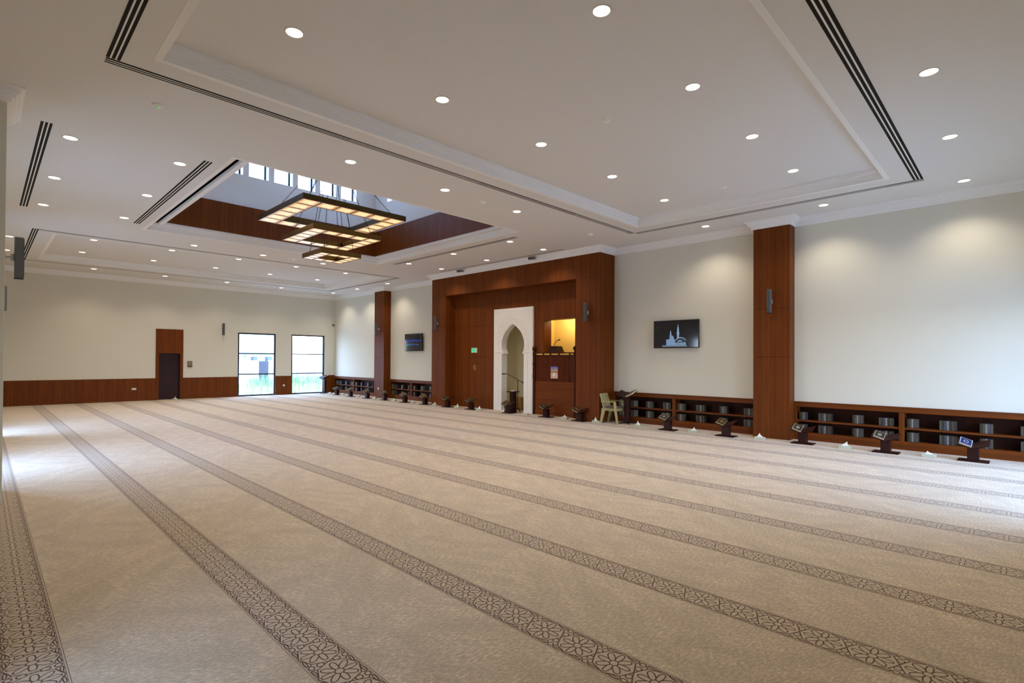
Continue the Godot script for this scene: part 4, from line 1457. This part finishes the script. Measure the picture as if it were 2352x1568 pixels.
func tissue_boxes() -> void:
	var spots := [[1.97, 0.74], [3.25, 0.69], [4.8, 0.71], [6.37, 0.81], [7.9, 0.78], [9.36, 0.84], [10.74, 0.78], [12.15, 0.83], [13.35, 0.83], [15.52, 0.77], [17.1, 0.72], [18.31, 0.82], [19.65, 0.77], [21.17, 0.73], [22.73, 0.71], [24.39, 0.69], [25.74, 0.65], [1.28, 7.32]]
	var names := ["between the far stand and first lectern", "between the first and second lecterns", "between the second and third lecterns", "before the far pilaster", "between the fourth and fifth lecterns", "between the fifth and sixth lecterns", "at the portal's left corner", "between the two lecterns left of the mihrab", "just left of the mihrab frame", "just right of the mihrab niche", "between the two lecterns before the pulpit", "before the plastic chair", "between reading stand and television lectern", "between the two lecterns under the television", "before the tall pilaster", "between third and second lecterns from the right", "just left of the rightmost lectern", "on the carpet before the end door"]
	rng.seed = 12
	var box := B(Vector3(-0.108, 0.0, -0.055), Vector3(0.108, 0.06, 0.055), 0.004)
	for i in spots.size():
		var o := thing("tissue_box", "pale green tissue box " + names[i], "tissue box", Vector3(spots[i][0], 0, spots[i][1]), rng.randf_range(-0.25, 0.25), "tissue boxes along the mihrab wall" if i < 17 else "")
		part("carton", box, M.card, o)
		# crumpled tissue pulled out of the slot
		var t := MB.new()
		var top := Vector3(rng.randf_range(-0.03, 0.05), rng.randf_range(0.105, 0.165), rng.randf_range(-0.01, 0.01))
		var n := 10
		var prev := []
		for lv in 4:
			var f := lv / 3.0
			var rg := []
			for k in n:
				var w := TAU * k / n
				var rr := lerpf(1.0, 0.12, f) * (1.0 + 0.35 * sin(3.0 * w + lv * 1.7 + i))
				rg.append(Vector3(cos(w) * 0.065 * rr, 0.0605, sin(w) * 0.022 * rr).lerp(Vector3(top.x + cos(w) * 0.03 * rr, top.y + 0.012 * sin(2.0 * w + i), top.z + sin(w) * 0.012 * rr), f))
			if lv > 0:
				for k in n:
					t.quad(prev[k], rg[k], rg[(k + 1) % n], prev[(k + 1) % n])
			prev = rg
		for k in n:
			t.tri(top, prev[(k + 1) % n], prev[k])
		part("tissue", t, M.tissue, o)

func chair() -> void:
	# moulded armchair facing +x, its back to the portal's side
	var o := thing("plastic_chair", "olive-beige moulded plastic armchair with grey cushion beside the portal", "chair", Vector3(18.70, 0, 0.53), 0.12)
	var sw := 0.24
	var seat := MB.new()
	seat.cbox(Vector3(-0.22, 0.40, -0.23), Vector3(0.24, 0.43, 0.23), 0.012)
	seat.cbox(Vector3(-0.2, 0.36, -0.225), Vector3(0.235, 0.40, -0.2), 0.006)
	seat.cbox(Vector3(-0.2, 0.36, 0.2), Vector3(0.235, 0.40, 0.225), 0.006)
	seat.cbox(Vector3(0.215, 0.36, -0.2), Vector3(0.24, 0.40, 0.2), 0.006)
	part("seat", seat, M.plastic, o)
	# back: a frame with upright slats, leaning backwards
	var lean := Transform3D(Basis(Vector3.BACK, 0.27), Vector3(-0.19, 0.42, 0))
	var bk := MB.new()
	bk.cbox(Vector3(-0.016, 0.36, -0.205), Vector3(0.014, 0.43, 0.205), 0.01, lean)
	for s in [-1.0, 1.0]:
		bk.cbox(Vector3(-0.018, -0.02, s * 0.205 - 0.022), Vector3(0.018, 0.425, s * 0.205 + 0.022), 0.01, lean)
	part("back_frame", bk, M.plastic, o)
	for k in 5:
		var z := lerpf(-0.15, 0.15, k / 4.0)
		var sl := MB.new()
		sl.cbox(Vector3(-0.008, -0.01, z - 0.03), Vector3(0.008, 0.38, z + 0.03), 0.006, lean)
		part("slat", sl, M.plastic, o)
	for s in [-1.0, 1.0]:
		var ar := MB.new()
		ar.cbox(Vector3(-0.25, 0.605, s * 0.255 - 0.03), Vector3(0.21, 0.63, s * 0.255 + 0.03), 0.01)
		part("armrest", ar, M.plastic, o)
		var fl := MB.new()
		fl.prism(PackedVector2Array([Vector2(0.14, 0.61), Vector2(0.21, 0.61), Vector2(0.225, 0.42), Vector2(0.285, 0.0), Vector2(0.235, 0.0), Vector2(0.165, 0.38)]), s * 0.255 - 0.02, s * 0.255 + 0.02)
		part("leg", fl, M.plastic, o)
		var rl := MB.new()
		rl.prism(PackedVector2Array([Vector2(-0.24, 0.42), Vector2(-0.06, 0.42), Vector2(-0.14, 0.36), Vector2(-0.24, 0.0), Vector2(-0.30, 0.0), Vector2(-0.25, 0.3)]), s * 0.225 - 0.02, s * 0.225 + 0.02)
		part("leg", rl, M.plastic, o)
	var cu := thing("seat_cushion", "grey-brown cushion on the plastic armchair", "cushion", Vector3(18.70, 0.43, 0.53), 0.12)
	part("pad", B(Vector3(-0.17, 0.0, -0.19), Vector3(0.215, 0.05, 0.19), 0.02), M.cushion, cu)

func mihrab_things() -> void:
	# pedestal with a white tray on top
	var pd := thing("pedestal", "slim dark pedestal with square top in front of the mihrab niche", "pedestal", Vector3(14.66, 0, 0.46))
	part("post", B(Vector3(-0.085, 0.02, -0.085), Vector3(0.085, 0.68, 0.085), 0.004), M.dark_wood, pd)
	part("top_plate", B(Vector3(-0.16, 0.68, -0.16), Vector3(0.16, 0.71, 0.16), 0.005), M.dark_wood_h, pd)
	part("base_plate", B(Vector3(-0.15, 0.0, -0.15), Vector3(0.15, 0.02, 0.15), 0.004), M.dark_wood_h, pd)
	var tr := MB.new()
	tr.lathe([Vector2(0.0, 0.0), Vector2(0.06, 0.0), Vector2(0.07, 0.03), Vector2(0.06, 0.035), Vector2(0.0, 0.02)], 16, Transform3D(Basis(), Vector3(14.64, 0.71, 0.46)))
	lone("white_dish", tr, M.white, "small white dish on top of the mihrab pedestal", "dish")
	# boom microphone stand
	var ms := thing("microphone_stand", "black boom microphone stand reaching across the mihrab opening", "microphone stand", Vector3(14.68, 0, 0.26))
	var pl := MB.new()
	pl.tube([Vector3(0, 0.08, 0), Vector3(0, 1.10, 0)], 0.011)
	part("pole", pl, M.black, ms)
	for k in 3:
		var a := TAU * k / 3.0 + 0.4
		var f := MB.new()
		f.tube([Vector3(0, 0.14, 0), Vector3(cos(a) * 0.2, 0.012, sin(a) * 0.17)], 0.01)
		part("leg", f, M.black, ms)
	var bm := MB.new()
	bm.tube([Vector3(0.29, 0.985, -0.02), Vector3(0, 1.10, 0.0), Vector3(-0.50, 1.295, 0.035)], 0.009)
	part("boom", bm, M.black, ms)
	var ct := MB.new()
	ct.tube([Vector3(0.30, 0.981, -0.021), Vector3(0.2, 1.02, -0.014)], 0.017)
	part("counterweight", ct, M.black, ms)
	var mc := MB.new()
	mc.tube([Vector3(-0.49, 1.293, 0.035), Vector3(-0.64, 1.288, 0.06), Vector3(-0.67, 1.287, 0.065), Vector3(-0.72, 1.283, 0.075)], [0.013, 0.017, 0.026, 0.024], 10)
	part("microphone", mc, M.black, ms)
	var cb := MB.new()
	cb.tube([Vector3(14.705, 0.80, 0.26), Vector3(14.78, 0.45, 0.28), Vector3(14.88, 0.12, 0.30), Vector3(14.98, 0.012, 0.40), Vector3(15.06, 0.012, 0.50), Vector3(14.94, 0.012, 0.56), Vector3(14.86, 0.02, 0.46), Vector3(14.98, 0.03, 0.44), Vector3(15.12, 0.012, 0.52)], 0.008, 6)
	lone("coiled_cable", cb, mat(Color(0.62, 0.55, 0.46), 0.6), "pale cable hanging from the microphone stand and coiled on the carpet", "cable")
	# things inside the niche
	var bx := thing("brown_cushion", "ochre-brown floor cushion leaning in the left of the mihrab niche", "cushion", Vector3(14.25, 0.0, -0.28), 0.2)
	part("pad", B(Vector3(-0.2, 0.0, -0.07), Vector3(0.2, 0.46, 0.07), 0.05), mat(Color(0.5, 0.36, 0.14), 0.95), bx)
	var st := thing("floor_chair", "dark brown low-backed floor chair in the right of the niche", "chair", Vector3(14.95, 0.0, -0.25))
	part("cushion", B(Vector3(-0.26, 0.0, -0.2), Vector3(0.16, 0.12, 0.2), 0.03), mat(Color(0.17, 0.075, 0.05), 0.8), st)
	var bb := MB.new()
	bb.prism(PackedVector2Array([Vector2(-0.26, 0.12), Vector2(0.16, 0.12), Vector2(0.16, 0.5), Vector2(0.08, 0.45), Vector2(0.0, 0.3), Vector2(-0.26, 0.27)]), -0.2, -0.14)
	part("backrest", bb, mat(Color(0.17, 0.075, 0.05), 0.8), st)
	# black speaker and a white cup by the mihrab lectern
	var mo := thing("floor_monitor", "small black floor box behind the mihrab lectern", "box", Vector3(14.42, 0.0, 0.46))
	part("case", B(Vector3(-0.1, 0.0, -0.1), Vector3(0.1, 0.30, 0.1), 0.01), M.black, mo)
	part("grille", B(Vector3(-0.085, 0.03, 0.098), Vector3(0.085, 0.27, 0.104), 0.003), M.grill, mo)
	var tb := thing("white_packet", "small white tissue packet on the floor left of the mihrab lectern", "packet", Vector3(14.47, 0.0, 0.74), 0.2)
	part("packet", B(Vector3(-0.06, 0.0, -0.04), Vector3(0.06, 0.07, 0.04), 0.008), M.tissue, tb)
	part("tissue", B(Vector3(0.0, 0.065, -0.012), Vector3(0.05, 0.125, 0.012), 0.006), M.tissue, tb)

# ---------------------------------------------------------------- what shows through the windows
func outside() -> void:
	var gr := struct("ground", "pale paving outside the windows")
	var g := MB.new()
	for r in [[-60.0, XL - 0.31, -40.0, 60.0], [XR + 0.63, 80.0, -40.0, 60.0], [XL - 0.31, XR + 0.63, ZB + 0.51, 60.0], [XL - 0.31, XR + 0.63, -40.0, -2.41]]:
		g.box(Vector3(r[0], -0.4, r[2]), Vector3(r[1], -0.06, r[3]))
	part("paving", g, mat(Color(0.72, 0.71, 0.69), 0.9), gr)
	var wh := mat(Color(0.80, 0.80, 0.79), 0.9)
	var cw := thing("garden_wall", "white garden wall with a tall dark gate, seen through the left window", "wall")
	part("wall_panel", B(Vector3(-11.2, -0.06, -0.45), Vector3(-11.0, 1.63, 8.0)), wh, cw)
	part("wall_panel", B(Vector3(-11.2, -0.06, -9.0), Vector3(-11.0, 1.63, -1.12)), wh, cw)
	var gm := mat(Color(0.15, 0.155, 0.21), 0.7)
	var gt := part("gate", B(Vector3(-11.15, -0.02, -1.12), Vector3(-11.05, 1.58, -0.45)), gm, cw)
	part("gate_bar", B(Vector3(-11.05, 0.75, -1.1), Vector3(-11.02, 0.8, -0.47)), gm, gt)
	part("plaque", B(Vector3(-11.0, 1.25, 0.05), Vector3(-10.97, 1.42, 0.17)), mat(Color(0.6, 0.65, 0.7), 0.5), cw)
	var ho := thing("white_house", "pale house with small windows behind the garden wall", "house")
	part("facade", B(Vector3(-22.0, -0.06, -2.85), Vector3(-14.0, 8.0, 9.0)), mat(Color(0.55, 0.645, 0.65), 0.9), ho)
	for z in [[-1.36, -0.97], [-2.46, -1.97]]:
		var wn := part("window", B(Vector3(-14.0, 0.9, z[0]), Vector3(-13.95, 1.89, z[1])), mat(Color(0.18, 0.2, 0.27), 0.5), ho)
		part("pane", B(Vector3(-13.95, 0.95, z[0] + 0.03), Vector3(-13.94, 1.84, z[0] + (z[1] - z[0]) * 0.62)), mat(Color(0.3, 0.36, 0.44), 0.4), wn)
	part("wall_light", B(Vector3(-14.0, 1.86, -0.6), Vector3(-13.9, 2.0, -0.5), 0.02), mat(Color(0.4, 0.44, 0.55), 0.5), ho)
	# ornamental grass in a bed along the windows, and a low hedge farther out
	rng.seed = 5
	var gs := MB.new()
	for k in 420:
		var x := rng.randf_range(-3.4, -0.4)
		var z := rng.randf_range(-2.4, 5.2)
		var h := rng.randf_range(0.35, 0.98)
		blade(gs, Vector3(x, -0.06, z), h, rng.randf_range(0, TAU))
	var grass := part("ornamental_grass", gs, mat(Color(0.56, 0.58, 0.36), 0.8), self)
	grass.material_override.backlight_enabled = true
	grass.material_override.backlight = Color(0.3, 0.36, 0.16)
	tag(grass, "tall pale ornamental grass growing outside the end windows", "grass")
	grass.set_meta("kind", "stuff")
	var hs := MB.new()
	for k in 1000:
		var x := rng.randf_range(-7.2, -6.0)
		var z := rng.randf_range(-4.5, 1.75)
		var h := rng.randf_range(0.2, 0.85)
		blade(hs, Vector3(x, rng.randf_range(-0.06, 0.25), z), h, rng.randf_range(0, TAU))
	var hedge := part("hedge", hs, mat(Color(0.40, 0.54, 0.36), 0.8), self)
	tag(hedge, "low bright green hedge in front of the garden wall", "hedge")
	hedge.set_meta("kind", "stuff")

func blade(b: MB, at: Vector3, h: float, a: float) -> void:
	var d := Vector3(cos(a), 0, sin(a))
	var s := Vector3(-sin(a), 0, cos(a)) * 0.016
	var m := at + Vector3(0, h * 0.6, 0) + d * h * 0.1
	var t := at + Vector3(0, h, 0) + d * h * 0.35
	b.quad(at - s, m - s * 0.8, m + s * 0.8, at + s)
	b.tri(m - s * 0.8, t, m + s * 0.8)

func _ready() -> void:
	sky_and_camera()
	materials()
	shell()
	portal()
	pilasters()
	bookshelves()
	chandelier()
	ceiling_fittings()
	wall_fittings()
	lecterns()
	tissue_boxes()
	chair()
	mihrab_things()
	outside()
